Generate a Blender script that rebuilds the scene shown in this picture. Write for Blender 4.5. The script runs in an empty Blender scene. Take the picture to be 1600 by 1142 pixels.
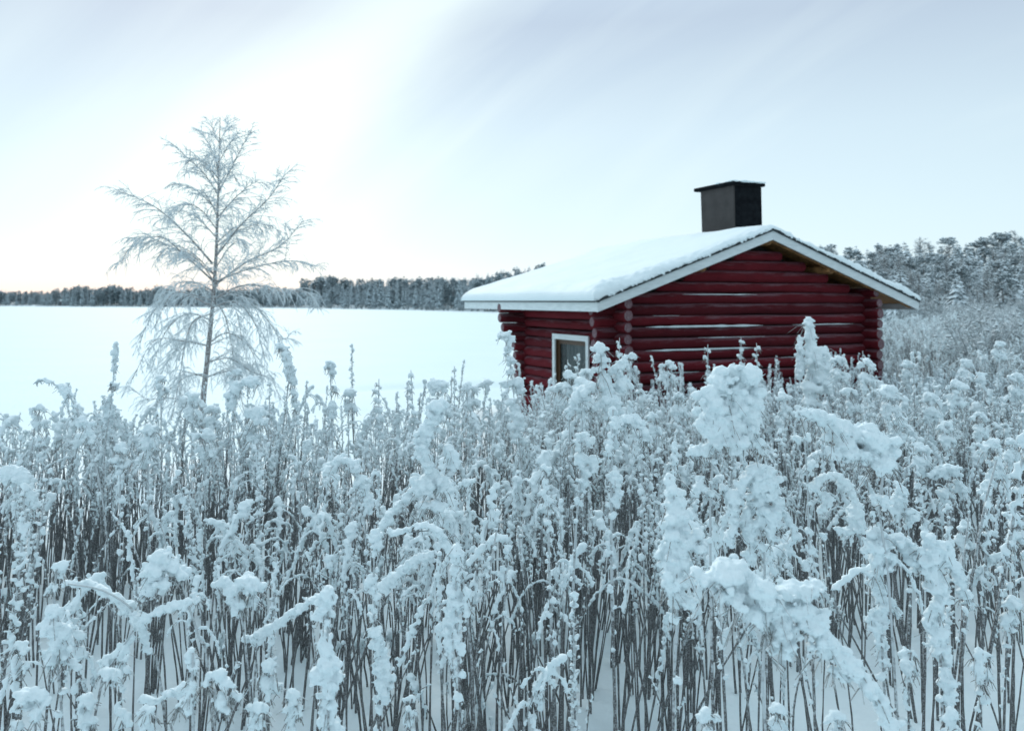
import bpy, bmesh, math, random
import numpy as np
from mathutils import Vector, Matrix, noise

# ------------------------------------------------------------------ camera, world, sun, exposure
S = bpy.context.scene
COL = S.collection
R = math.radians
PI = math.pi
F = 1256.0                 # focal length in pixels of the 1600 px wide photograph
PITCH = R(4.0)
YC = 382.0                 # optical centre row
EYE = 1.9                  # camera height above the near ground

cam_d = bpy.data.cameras.new("camera")
cam = bpy.data.objects.new("camera", cam_d)
COL.objects.link(cam)
cam.location = (0, 0, EYE)
cam.rotation_euler = (PI / 2 + PITCH, 0, 0)
cam_d.sensor_width = 36
cam_d.lens = F / 1600 * 36
cam_d.shift_y = -(571 - YC) / 1600
cam_d.clip_start = 0.05
cam_d.clip_end = 5000
cam_d.dof.use_dof = True
cam_d.dof.focus_distance = 2.9
cam_d.dof.aperture_fstop = 4.0
S.camera = cam

W = bpy.data.worlds.new("World")
S.world = W
W.use_nodes = True
wn, wl = W.node_tree.nodes, W.node_tree.links
wn.clear()
SUN_EL, SUN_AZ = R(24), R(-20)          # low behind the far shore, left of centre


def N(nodes, t, **kw):
    n = nodes.new(t)
    for k, v in kw.items():
        if k.startswith('i_'):
            key = k[2:]
            key = int(key) if key.isdigit() else key
            n.inputs[key].default_value = v
        else:
            setattr(n, k, v)
    return n


def wmath(op, a, b=None, clamp=False):
    m = wn.new('ShaderNodeMath'); m.operation = op; m.use_clamp = clamp
    for i, v in enumerate((a, b)):
        if v is None: continue
        if hasattr(v, 'is_output'): wl.new(v, m.inputs[i])
        else: m.inputs[i].default_value = v
    return m.outputs[0]


def wdot(vec, d):
    m = wn.new('ShaderNodeVectorMath'); m.operation = 'DOT_PRODUCT'
    wl.new(vec, m.inputs[0]); m.inputs[1].default_value = tuple(d)
    return m.outputs['Value']


def wmix(fac, a, b):
    m = wn.new('ShaderNodeMix'); m.data_type = 'RGBA'
    for s, v in ((m.inputs[0], fac), (m.inputs[6], a), (m.inputs[7], b)):
        if hasattr(v, 'is_output'): wl.new(v, s)
        else: s.default_value = v if isinstance(v, float) else tuple(v) + (1,)
    return m.outputs[2]


tc = wn.new('ShaderNodeTexCoord')
V = tc.outputs['Generated']
sep = wn.new('ShaderNodeSeparateXYZ'); wl.new(V, sep.inputs[0])
zz = sep.outputs['Z']
ramp = wn.new('ShaderNodeValToRGB'); wl.new(zz, ramp.inputs[0])
cr = ramp.color_ramp
cr.elements[0].position = 0.0; cr.elements[0].color = (0.57, 0.70, 0.75, 1)
cr.elements[1].position = 1.0; cr.elements[1].color = (0.66, 0.80, 0.88, 1)
for p, c in ((0.10, (0.52, 0.65, 0.71)), (0.20, (0.465, 0.58, 0.655)), (0.33, (0.355, 0.435, 0.53)), (0.55, (0.48, 0.60, 0.69))):
    e = cr.elements.new(p); e.color = c + (1,)
sky_col = ramp.outputs[0]
# soft cloud streaks stretched along the direction that runs up from the bright horizon
d1 = Vector((-0.127, 1, 0.374)).normalized(); d2 = Vector((-0.36, 1, 0.175)).normalized()
bn = d1.cross(d2).normalized()
axis = (d1 - d2).normalized()
third = bn.cross(axis).normalized()
mp = wn.new('ShaderNodeCombineXYZ')
wl.new(wmath('MULTIPLY', wdot(V, axis), 1.1), mp.inputs[0])
wl.new(wmath('MULTIPLY', wdot(V, bn), 6.5), mp.inputs[1])
wl.new(wmath('MULTIPLY', wdot(V, third), 1.6), mp.inputs[2])
nz = N(wn, 'ShaderNodeTexNoise', i_Scale=1.3, i_Detail=5.0, i_Roughness=0.5, i_Distortion=0.5)
wl.new(mp.outputs[0], nz.inputs['Vector'])
nv = nz.outputs[0]
streaks = wmath('MULTIPLY', wmath('SUBTRACT', nv, 0.5), 1.5)
# the wide white band of thin cloud
bd = wmath('ADD', wdot(V, bn), wmath('MULTIPLY', wmath('SUBTRACT', nv, 0.5), 0.16))
band = wmath('EXPONENT', wmath('MULTIPLY', wmath('MULTIPLY', bd, bd), -260.0))
lobe_d = Vector((-0.33, 1.0, 0.02)).normalized()
lb = wmath('MAXIMUM', wdot(V, lobe_d), 0.0)
lobe = wmath('MULTIPLY', wmath('POWER', lb, 44.0), 0.95)
white = wmath('ADD', wmath('ADD', wmath('MULTIPLY', band, wmath('ADD', wmath('MULTIPLY', lb, 0.62), 0.08)), lobe), wmath('MULTIPLY', streaks, 0.62), clamp=True)
c1 = wmix(white, sky_col, (0.64, 0.735, 0.73))
# warm strip at the far horizon under the cloud, toward the hidden sun
warm_h = wmath('EXPONENT', wmath('MULTIPLY', wmath('ABSOLUTE', zz), -38.0))
warm = wmath('MULTIPLY', warm_h, wmath('POWER', wmath('MAXIMUM', wdot(V, Vector((-0.5, 1, 0.0)).normalized()), 0.0), 7.0), clamp=True)
c2 = wmix(warm, c1, (0.86, 0.62, 0.54))
# a dawn sky: paler toward the hidden sun, dimmer on the opposite side
side_f = wmath('ADD', wmath('MULTIPLY', wdot(V, Vector((-0.33, 1.0, 0.5)).normalized()), 0.20), 0.80)
vm = wn.new('ShaderNodeVectorMath'); vm.operation = 'SCALE'; wl.new(c2, vm.inputs[0]); wl.new(side_f, vm.inputs['Scale']); c2 = vm.outputs[0]
skyt = wn.new('ShaderNodeTexSky'); skyt.sky_type = 'NISHITA'; skyt.sun_disc = False
skyt.sun_elevation = SUN_EL; skyt.sun_rotation = SUN_AZ
bg1 = wn.new('ShaderNodeBackground'); wl.new(skyt.outputs[0], bg1.inputs[0]); bg1.inputs[1].default_value = 0.05
bg2 = wn.new('ShaderNodeBackground'); wl.new(c2, bg2.inputs[0]); bg2.inputs[1].default_value = 1.0
ms = wn.new('ShaderNodeMixShader'); ms.inputs[0].default_value = 0.93   # nearly closed cloud cover
wl.new(bg1.outputs[0], ms.inputs[1]); wl.new(bg2.outputs[0], ms.inputs[2])
wo = wn.new('ShaderNodeOutputWorld'); wl.new(ms.outputs[0], wo.inputs[0])

sd = bpy.data.lights.new("sun", 'SUN'); sd.energy = 1.1; sd.angle = R(12); sd.color = (1.0, 0.93, 0.86)
sun = bpy.data.objects.new("sun", sd); COL.objects.link(sun)
sdir = Vector((math.sin(SUN_AZ) * math.cos(SUN_EL), math.cos(SUN_AZ) * math.cos(SUN_EL), math.sin(SUN_EL)))
sun.rotation_euler = (-sdir).to_track_quat('-Z', 'Y').to_euler()
sun.location = (0, 0, 30)

S.view_settings.view_transform = 'Standard'
S.view_settings.look = 'None'
S.view_settings.exposure = 0.67
S.view_settings.gamma = 1.0
S.render.engine = 'CYCLES'
S.cycles.max_bounces = 6
S.cycles.diffuse_bounces = 2
S.cycles.use_denoising = True

rnd = random.Random(7)


def at(px, py, Y):
    """world point seen at photo pixel (px, py) when it stands Y metres ahead"""
    xc = (px - 800) / F; yc = (YC - py) / F
    d = Vector((xc, math.cos(PITCH) - yc * math.sin(PITCH), math.sin(PITCH) + yc * math.cos(PITCH)))
    t = Y / d.y
    return Vector((d.x * t, Y, EYE + d.z * t))


# ------------------------------------------------------------------ helpers
def link(o, parent=None):
    COL.objects.link(o)
    if parent is not None: o.parent = parent
    return o


def tag(o, label=None, cat=None, group=None, kind=None):
    if label: o['label'] = label
    if cat: o['category'] = cat
    if group: o['group'] = group
    if kind: o['kind'] = kind
    return o


def empty(name, loc=(0, 0, 0), rz=0.0):
    o = bpy.data.objects.new(name, None); COL.objects.link(o)
    o.location = loc; o.rotation_euler = (0, 0, rz); o.empty_display_size = 0.2
    return o


def mesh_obj(name, me, mat=None, parent=None, loc=None):
    if mat is not None and not me.materials: me.materials.append(mat)
    o = bpy.data.objects.new(name, me); link(o, parent)
    if loc is not None: o.location = loc
    return o


class MB:
    """collects verts and faces for one mesh"""
    def __init__(s): s.v = []; s.f = []; s.n = 0

    def add(s, v, f):
        v = np.asarray(v, float)
        s.v.append(v); s.f.extend([tuple(i + s.n for i in q) for q in f]); s.n += len(v)

    def box(s, a, b, M=None):
        (x0, y0, z0), (x1, y1, z1) = a, b
        v = [(x0, y0, z0), (x1, y0, z0), (x1, y1, z0), (x0, y1, z0), (x0, y0, z1), (x1, y0, z1), (x1, y1, z1), (x0, y1, z1)]
        if M is not None: v = [tuple(M @ Vector(p)) for p in v]
        s.add(v, [(3, 2, 1, 0), (4, 5, 6, 7), (0, 1, 5, 4), (1, 2, 6, 5), (2, 3, 7, 6), (3, 0, 4, 7)])

    def prism(s, poly, axis_vec, M=None):
        """polygon (list of 3D points) extruded along a vector, closed"""
        n = len(poly); a = [Vector(p) for p in poly]; e = Vector(axis_vec)
        v = a + [p + e for p in a]
        fs = [tuple(range(n)), tuple(range(2 * n - 1, n - 1, -1))]
        fs += [(i, i + n, (i + 1) % n + n, (i + 1) % n) for i in range(n)]
        s.add([tuple(p) for p in v], fs)

    def tube(s, pts, rad, sides=5, cap=True):
        P = np.asarray(pts, float); n = len(P)
        r = np.asarray(rad, float) * np.ones(n)
        T = np.gradient(P, axis=0); T /= (np.linalg.norm(T, axis=1)[:, None] + 1e-9)
        ref = np.array([0.0, 0, 1.0]) if abs(T[n // 2][2]) < 0.8 else np.array([1.0, 0, 0])
        A = np.cross(T, ref); A /= (np.linalg.norm(A, axis=1)[:, None] + 1e-9)
        B = np.cross(T, A)
        an = np.arange(sides) * 2 * PI / sides
        ring = P[:, None, :] + r[:, None, None] * (np.cos(an)[None, :, None] * A[:, None, :] + np.sin(an)[None, :, None] * B[:, None, :])
        f = []
        for i in range(n - 1):
            for j in range(sides):
                k = (j + 1) % sides
                f.append((i * sides + j, i * sides + k, (i + 1) * sides + k, (i + 1) * sides + j))
        if cap:
            f.append(tuple(range(sides - 1, -1, -1))); f.append(tuple((n - 1) * sides + j for j in range(sides)))
        s.add(ring.reshape(-1, 3), f)

    def mesh(s, name, smooth=True):
        me = bpy.data.meshes.new(name)
        if s.n:
            me.from_pydata(np.concatenate(s.v).tolist(), [], s.f)
            if smooth: me.polygons.foreach_set('use_smooth', [True] * len(me.polygons))
            me.update()
        return me

    def build(s, name, mat, parent=None, smooth=False, loc=None):
        return mesh_obj(name, s.mesh(name, smooth), mat, parent, loc)


def ico(sub):
    bm = bmesh.new(); bmesh.ops.create_icosphere(bm, subdivisions=sub, radius=1.0)
    v = np.array([x.co[:] for x in bm.verts]); f = [tuple(q.index for q in p.verts) for p in bm.faces]
    bm.free(); return v, f


ICO1 = ico(1); ICO2 = ico(2)


def bevel(me, w, seg=1):
    bm = bmesh.new(); bm.from_mesh(me)
    bmesh.ops.bevel(bm, geom=list(bm.edges), offset=w, segments=seg, affect='EDGES', profile=0.5)
    bm.to_mesh(me); bm.free(); return me


# ------------------------------------------------------------------ materials
def mat(name):
    m = bpy.data.materials.new(name); m.use_nodes = True
    nt = m.node_tree; b = nt.nodes['Principled BSDF']
    return m, nt, b


def nd(nt, t, **kw): return N(nt.nodes, t, **kw)


def mmix(nt, fac, a, b):
    m = nt.nodes.new('ShaderNodeMix'); m.data_type = 'RGBA'
    for s, v in ((m.inputs[0], fac), (m.inputs[6], a), (m.inputs[7], b)):
        if hasattr(v, 'is_output'): nt.links.new(v, s)
        else: s.default_value = v if isinstance(v, float) else tuple(v) + (1,)
    return m.outputs[2]


def mm(nt, op, a, b=None, clamp=False):
    m = nt.nodes.new('ShaderNodeMath'); m.operation = op; m.use_clamp = clamp
    for i, v in enumerate((a, b)):
        if v is None: continue
        if hasattr(v, 'is_output'): nt.links.new(v, m.inputs[i])
        else: m.inputs[i].default_value = v
    return m.outputs[0]


def coord(nt, kind='Object', scale=None):
    t = nt.nodes.new('ShaderNodeTexCoord'); o = t.outputs[kind]
    if scale is not None:
        mpn = nt.nodes.new('ShaderNodeMapping'); mpn.inputs['Scale'].default_value = scale
        nt.links.new(o, mpn.inputs[0]); o = mpn.outputs[0]
    return o


def noise_n(nt, vec, scale, detail=3.0, rough=0.5):
    n = nd(nt, 'ShaderNodeTexNoise', i_Scale=scale, i_Detail=detail, i_Roughness=rough)
    nt.links.new(vec, n.inputs['Vector']); return n.outputs[0]


def sstep(nt, v, a, b):
    m = nt.nodes.new('ShaderNodeMapRange'); m.interpolation_type = 'SMOOTHSTEP'
    nt.links.new(v, m.inputs[0]); m.inputs[1].default_value = a; m.inputs[2].default_value = b
    return m.outputs[0]


def bump(nt, b, h, strength, dist):
    n = nt.nodes.new('ShaderNodeBump'); n.inputs['Strength'].default_value = strength; n.inputs['Distance'].default_value = dist
    nt.links.new(h, n.inputs['Height']); nt.links.new(n.outputs[0], b.inputs['Normal'])


SNOW = (0.80, 0.90, 0.94)


def snow_mat(name, sc=1.0, bs=0.5, bd=0.004, coordk='Object', sss=0.0, tint=1.0):
    m, nt, b = mat(name)
    v = coord(nt, coordk)
    n1 = noise_n(nt, v, 90 * sc, 4.0, 0.65); n2 = noise_n(nt, v, 6 * sc, 2.0)
    nt.links.new(mmix(nt, n2, (0.765 * tint * tint, 0.887 * tint, 0.928 * tint), (0.82 * tint * tint, 0.923 * tint, 0.955 * tint)), b.inputs['Base Color'])
    b.inputs['Roughness'].default_value = 0.75
    b.inputs['Specular IOR Level'].default_value = 0.25
    if sss:
        b.inputs['Subsurface Weight'].default_value = sss
        b.inputs['Subsurface Radius'].default_value = (0.6, 0.9, 1.0)
        b.inputs['Subsurface Scale'].default_value = 0.01
    bump(nt, b, n1, bs, bd)
    return m


def frosted(name, dark, dark2, zlo, zhi, nsc, amount=0.0, snow=SNOW, speck=0.0, rime=0.0):
    """bark or leaf colour with snow lying on upward faces and rime specks all round"""
    m, nt, b = mat(name)
    v = coord(nt)
    g = nt.nodes.new('ShaderNodeNewGeometry'); sp = nt.nodes.new('ShaderNodeSeparateXYZ')
    nt.links.new(g.outputs['Normal'], sp.inputs[0])
    n1 = noise_n(nt, v, nsc, 3.0, 0.6)
    up = mm(nt, 'ADD', sp.outputs[2], mm(nt, 'MULTIPLY', mm(nt, 'SUBTRACT', n1, 0.5), 1.6))
    f = sstep(nt, up, zlo, zhi)
    f = mm(nt, 'ADD', f, amount, clamp=True)
    if speck:
        n3 = noise_n(nt, v, nsc * 4.5, 2.0, 0.7)
        f = mm(nt, 'MAXIMUM', f, mm(nt, 'MULTIPLY', sstep(nt, n3, 0.50, 0.58), speck))
    if rime:       # the rime crust is thicker on the upper, exposed part of the stem
        so = nt.nodes.new('ShaderNodeSeparateXYZ'); nt.links.new(v, so.inputs[0])
        n4 = noise_n(nt, v, nsc * 1.3, 3.0, 0.7)
        rz_ = mm(nt, 'ADD', sstep(nt, so.outputs[2], 0.35, 1.4), mm(nt, 'MULTIPLY', mm(nt, 'SUBTRACT', n4, 0.5), 2.2))
        f = mm(nt, 'MAXIMUM', f, mm(nt, 'MULTIPLY', sstep(nt, rz_, 0.15, 0.75), rime))
    n2 = noise_n(nt, v, nsc * 0.3, 2.0)
    base = mmix(nt, n2, dark, dark2)
    nt.links.new(mmix(nt, f, base, snow), b.inputs['Base Color'])
    b.inputs['Roughness'].default_value = 0.85; b.inputs['Specular IOR Level'].default_value = 0.2
    bump(nt, b, n1, 0.4, 0.5 / nsc)
    return m


M_snow = snow_mat('snow_clump', 1.0, 0.55, 0.0045)
M_snow_roof = snow_mat('roof_snow', 0.35, 0.35, 0.012)
M_lake = snow_mat('lake_snow', 0.03, 0.30, 0.10, tint=0.93)
M_ground = snow_mat('ground_snow', 0.12, 0.35, 0.03)
M_stem = frosted('weed_stem', (0.042, 0.040, 0.041), (0.115, 0.104, 0.098), 0.65, 1.5, 55, 0.03, speck=0.36, rime=0.62)
M_seed = frosted('seed_head', (0.055, 0.046, 0.038), (0.13, 0.11, 0.085), 0.10, 0.8, 80, 0.05, speck=0.5)
M_bark = frosted('birch_bark', (0.10, 0.08, 0.075), (0.24, 0.20, 0.185), 0.3, 1.0, 12, 0.10, speck=0.65)
M_twig = frosted('frosted_twig', (0.24, 0.26, 0.28), (0.36, 0.39, 0.41), -0.9, 0.3, 18, 0.38, snow=(0.78, 0.88, 0.92))
M_farneedle = frosted('spruce_needles', (0.025, 0.050, 0.060), (0.05, 0.085, 0.095), 0.25, 0.85, 0.9, 0.10, snow=(0.68, 0.81, 0.87))
M_nearneedle = frosted('pine_needles', (0.030, 0.052, 0.058), (0.06, 0.085, 0.085), 0.02, 0.50, 1.3, 0.14, snow=(0.78, 0.89, 0.94))
M_fartrunk = frosted('conifer_bark', (0.07, 0.06, 0.055), (0.12, 0.10, 0.09), 0.5, 1.2, 2.0, 0.1)
M_frosttree = frosted('frosted_branches', (0.12, 0.14, 0.15), (0.26, 0.29, 0.30), -0.3, 0.6, 6, 0.15, snow=(0.78, 0.88, 0.92))


def simple(name, col, rough=0.6, spec=0.3, col2=None, nsc=8, stretch=None, bs=0.2, bd=0.003, metallic=0.0):
    m, nt, b = mat(name); v = coord(nt, 'Object', stretch)
    n = noise_n(nt, v, nsc, 5.0, 0.6)
    nt.links.new(mmix(nt, sstep(nt, n, 0.3, 0.7), col, col2 or tuple(c * 0.8 for c in col)), b.inputs['Base Color'])
    b.inputs['Roughness'].default_value = rough; b.inputs['Specular IOR Level'].default_value = spec
    b.inputs['Metallic'].default_value = metallic
    bump(nt, b, n, bs, bd); return m


M_white = simple('white_paint', (0.74, 0.82, 0.84), 0.55, 0.3, (0.62, 0.70, 0.72), 6, (1, 1, 6))
M_felt = simple('roofing_felt', (0.020, 0.026, 0.030), 0.85, 0.2, (0.07, 0.085, 0.09), 30)
M_wood = simple('bare_plank', (0.42, 0.22, 0.085), 0.7, 0.2, (0.16, 0.085, 0.04), 10, (1, 1, 1))
M_chim = simple('chimney_sheet', (0.055, 0.052, 0.052), 0.7, 0.15, (0.072, 0.068, 0.068), 5, None, 0.05)
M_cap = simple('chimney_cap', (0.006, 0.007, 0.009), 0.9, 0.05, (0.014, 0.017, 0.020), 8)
M_sash = simple('window_sash', (0.075, 0.04, 0.02), 0.5, 0.4)
M_dark = simple('dark_interior', (0.02, 0.02, 0.02), 0.9, 0.1)
M_curtain = simple('curtain_cloth', (0.42, 0.52, 0.53), 0.9, 0.1, (0.12, 0.17, 0.18), 3, (6, 6, 0.6))
M_hut = simple('hut_boards', (0.16, 0.05, 0.04), 0.8, 0.2)
mg, ntg, bg = mat('window_glass')
bg.inputs['Base Color'].default_value = (0.03, 0.045, 0.05, 1); bg.inputs['Roughness'].default_value = 0.05
bg.inputs['Alpha'].default_value = 0.35
M_glass = mg

# red painted logs: paint worn and greyed, rime and sky reflection painted on the upper side, dark checks along the grain
ml, nt, b = mat('red_log')
v = coord(nt); vs = coord(nt, 'Object', (0.6, 7, 7))
inf = nt.nodes.new('ShaderNodeObjectInfo')
n1 = noise_n(nt, v, 4, 6.0, 0.7); n2 = noise_n(nt, vs, 5, 6.0, 0.75); n3 = noise_n(nt, v, 60, 3.0)
g = nt.nodes.new('ShaderNodeNewGeometry'); sp = nt.nodes.new('ShaderNodeSeparateXYZ'); nt.links.new(g.outputs['Normal'], sp.inputs[0])
base = mmix(nt, n1, (0.090, 0.007, 0.014), (0.200, 0.022, 0.030))
base = mmix(nt, mm(nt, 'MULTIPLY', inf.outputs['Random'], 0.65), base, (0.045, 0.010, 0.014))
base = mmix(nt, sstep(nt, n2, 0.60, 0.74), base, (0.016, 0.005, 0.007))
up = mm(nt, 'ADD', sp.outputs[2], mm(nt, 'MULTIPLY', mm(nt, 'SUBTRACT', n2, 0.5), 3.0))
fr = mm(nt, 'MULTIPLY', sstep(nt, up, 0.25, 1.05), mm(nt, 'ADD', mm(nt, 'MULTIPLY', n3, 0.55), 0.06))
base = mmix(nt, fr, base, (0.36, 0.30, 0.35))
nt.links.new(base, b.inputs['Base Color'])
b.inputs['Roughness'].default_value = 0.9; b.inputs['Specular IOR Level'].default_value = 0.12
bump(nt, b, n2, 0.9, 0.014)
M_log = ml
# end grain: weathered, greyer
me_, nt, b = mat('log_end_grain')
v = coord(nt)
n1 = noise_n(nt, v, 14, 4.0, 0.6); n3 = noise_n(nt, v, 70, 3.0)
base = mmix(nt, n1, (0.10, 0.035, 0.045), (0.20, 0.13, 0.145))
base = mmix(nt, mm(nt, 'MULTIPLY', sstep(nt, n3, 0.5, 0.7), 0.5), base, (0.42, 0.42, 0.46))
nt.links.new(base, b.inputs['Base Color']); b.inputs['Roughness'].default_value = 0.8
bump(nt, b, n1, 0.5, 0.008)
M_logend = me_


# ------------------------------------------------------------------ ground and lake
LAKE_Z = -1.5


def sm(a, b, x):
    t = min(1, max(0, (x - a) / (b - a))); return t * t * (3 - 2 * t)


def near_shore(x):
    """y at which the near land ends and the lake begins"""
    if x < -2: return 13.0
    if x < 0: return 13.0 + 7 * sm(-2, 0, x)
    if x < 5: return 20.0
    return 20 + (x - 5) * 14


def far_shore(x, y):
    r = x / max(y, 1)
    if r < -0.64: return 500
    if r < -0.25: return 500 - 140 * (r + 0.64) / 0.39
    return max(190, 360 - 139 * (r + 0.25) / 0.28)


def gz(x, y):
    near = -0.28 * sm(5, 12, y)
    if x > 4: near += min(3.0, 0.017 * max(0, y - 12)) * sm(4, 12, x) + 0.25 * sm(8, 16, y) * sm(6, 10, x)
    near += 0.10 * noise.noise(Vector((x * 0.7, y * 0.7, 0))) + 0.05 * noise.noise(Vector((x * 1.7, y * 1.7, 3)))
    if 0 < y < 14: near += 0.022 * noise.noise(Vector((x * 4.5, y * 4.5, 6)))
    ns = near_shore(x)
    z = near * (1 - sm(ns - 2.0, ns + 3, y)) + (LAKE_Z - 0.6) * sm(ns - 2.0, ns + 3, y)
    if y > 60:
        fs = far_shore(x, y)
        k = sm(fs - 12, fs + 12, y)
        z = max(z, (LAKE_Z - 0.6) * (1 - k) + k * (LAKE_Z + 0.7 + 0.012 * min(300, max(0, y - fs)))) if y > fs - 12 else z
    if y < 0: z = near
    return z


def ground_mesh():
    me = bpy.data.meshes.new('ground')
    # rows of increasing spacing ahead, plus coarse rings behind
    ys = list(np.arange(-40, 0, 4.0)) + list(np.arange(0, 2.4, 0.22)) + list(np.arange(2.4, 7.0, 0.07)) + list(np.arange(7.0, 26, 0.22))
    y = 26.0
    while y < 2500:
        ys.append(y); y *= 1.045
    us = list(np.linspace(-1, 1, 300))
    vs, fs = [], []
    for y in ys:
        half = 14 + abs(y) * 1.6
        for u in us:
            uu = math.copysign(abs(u) ** 1.9, u)
            x = uu * half
            vs.append((x, y, gz(x, y)))
    n = len(us)
    for i in range(len(ys) - 1):
        for j in range(n - 1):
            fs.append((i * n + j, i * n + j + 1, (i + 1) * n + j + 1, (i + 1) * n + j))
    me.from_pydata(vs, [], fs); me.polygons.foreach_set('use_smooth', [True] * len(fs)); me.update()
    return me


GROUND = tag(mesh_obj('snowy_ground', ground_mesh(), M_ground), kind='structure')


def lake_mesh():
    me = bpy.data.meshes.new('lake')
    ys = list(np.arange(8, 60, 0.6))
    y = 60.0
    while y < 900: ys.append(y); y *= 1.05
    us = np.linspace(-1, 1, 150); vs, fs = [], []
    for y in ys:
        for u in us:
            x = u * (10 + y * 1.5) - 2
            z = LAKE_Z + 0.05 * noise.noise(Vector((x * 0.05, y * 0.09, 1))) + 0.02 * noise.noise(Vector((x * 0.3, y * 0.5, 1)))
            # a faint wind-filled track that curves across the ice
            yc = 33 - 0.012 * (x + 1) ** 2 * 6 if x < -1 else 33
            z -= 0.16 * math.exp(-((y - yc) / 0.9) ** 2) * sm(-9, -5, x)
            yc2 = 25 - 0.02 * (x + 1) ** 2
            z -= 0.06 * math.exp(-((y - yc2) / 0.6) ** 2) * sm(-7, -4, x)
            vs.append((x, y, z))
    n = len(us)
    for i in range(len(ys) - 1):
        for j in range(n - 1):
            fs.append((i * n + j, i * n + j + 1, (i + 1) * n + j + 1, (i + 1) * n + j))
    me.from_pydata(vs, [], fs); me.polygons.foreach_set('use_smooth', [True] * len(fs)); me.update()
    return me


tag(mesh_obj('frozen_lake', lake_mesh(), M_lake), kind='structure')

# ------------------------------------------------------------------ log cabin
A = at(935, 471, 11.0)                       # near corner of the roof, top of the white board
Apex = at(1206, 361, 12.25)
UA = math.atan2(2.5, 5.59)
CAB_G = -0.35
cab = empty('log_cabin', (A.x, A.y, CAB_G), UA)
tag(cab, 'small dark red log cabin with snow-covered roof and dark chimney behind the weeds', 'cabin')
WID = 6.12; LEN = 5.05; HALF = WID / 2
zE = A.z - CAB_G; zA = Apex.z - CAB_G
SL = (zA - zE) / HALF; ANG = math.atan(SL)
U0, U1, V0, V1 = 0.5, 5.3, 0.36, 3.37
LR = 0.0805; PITCHZ = 0.166


def roof_z(u): return zE + SL * min(u, WID - u)


def log_mesh(length, r, seed, taper=0.0):
    rg = random.Random(seed)
    n = max(3, int(length / 0.12)); sides = 14
    mb = MB(); ox = rg.uniform(0, 50)
    vs = []
    for i in range(n + 1):
        x = length * i / n
        rr = r * (1 + 0.16 * noise.noise(Vector((x * 0.9 + ox, 0, 0)))) * (1 - taper * x / length)
        cy = 0.016 * noise.noise(Vector((x * 0.6 + ox, 7, 0))); cz = 0.014 * noise.noise(Vector((x * 0.5 + ox, 0, 9)))
        for j in range(sides):
            a = 2 * PI * j / sides
            q = rr * (1 + 0.09 * noise.noise(Vector((x * 2 + ox, math.cos(a) * 2, math.sin(a) * 2))))
            vs.append((x, cy + q * math.cos(a), cz + q * math.sin(a) * 1.02))
    fs = []
    for i in range(n):
        for j in range(sides):
            k = (j + 1) % sides
            fs.append((i * sides + j, (i + 1) * sides + j, (i + 1) * sides + k, i * sides + k))
    nb = len(vs)
    # chamfered ends
    for e, x0, sgn in ((0, 0, -1), (n, length, 1)):
        st = len(vs)
        for j in range(sides):
            p = vs[e * sides + j]; vs.append((x0 + sgn * 0.012, p[1] * 0.86, p[2] * 0.86))
        for j in range(sides):
            k = (j + 1) % sides
            q = (e * sides + j, e * sides + k, st + k, st + j)
            fs.append(q if sgn < 0 else q[::-1])
        cap = tuple(st + j for j in range(sides))
        fs.append(cap if sgn > 0 else cap[::-1])
    # keep winding consistent
    me = bpy.data.meshes.new('log'); me.from_pydata(vs, [], fs)
    me.materials.append(M_log); me.materials.append(M_logend)
    me.polygons.foreach_set('use_smooth', [True] * len(fs))
    for p in me.polygons:
        if len(p.vertices) > 4: p.material_index = 1; p.use_smooth = False
    bm = bmesh.new(); bm.from_mesh(me); bmesh.ops.recalc_face_normals(bm, faces=bm.faces); bm.to_mesh(me); bm.free()
    return me


def put_log(u, v, z, length, along, seed, parent=cab, r=LR):
    o = mesh_obj('log', log_mesh(length, r, seed), None, parent)
    o.location = (u, v, z)
    if along == 'v': o.rotation_euler = (0, 0, PI / 2)
    return o


lr = random.Random(3)
zt_side = roof_z(U0) - 0.13             # top of the side wall
k = 0; seed = 10
snow_ledges = MB()
z = zt_side - LR
# side walls, logs along v (left wall has the window opening)
WV0, WV1, WZ0, WZ1 = 1.08, 2.10, 0.0, at(890, 530, 12.9).z - CAB_G
WZ0 = WZ1 - 0.86
while z > 0.02:
    back_ext = 0.30 + (0.35 if k < 2 else 0.0) - 0.02 * k
    front_ext = 0.32
    jit = lambda: lr.uniform(-0.025, 0.025)
    rr = LR * lr.uniform(0.90, 1.07)
    if WZ0 - 0.04 < z < WZ1 + 0.0:
        put_log(U0, V0 - front_ext + jit(), z, (WV0 - 0.02) - (V0 - front_ext), 'v', seed, r=rr)
        put_log(U0, WV1 + 0.02, z, V1 + back_ext - WV1 + jit(), 'v', seed + 1, r=rr)
    else:
        put_log(U0, V0 - front_ext + jit(), z, V1 - V0 + front_ext + back_ext, 'v', seed, r=rr)
    put_log(U1, V0 - front_ext + jit(), z, V1 - V0 + front_ext + back_ext, 'v', seed + 2, r=rr)
    seed += 3; z -= PITCHZ; k += 1
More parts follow.
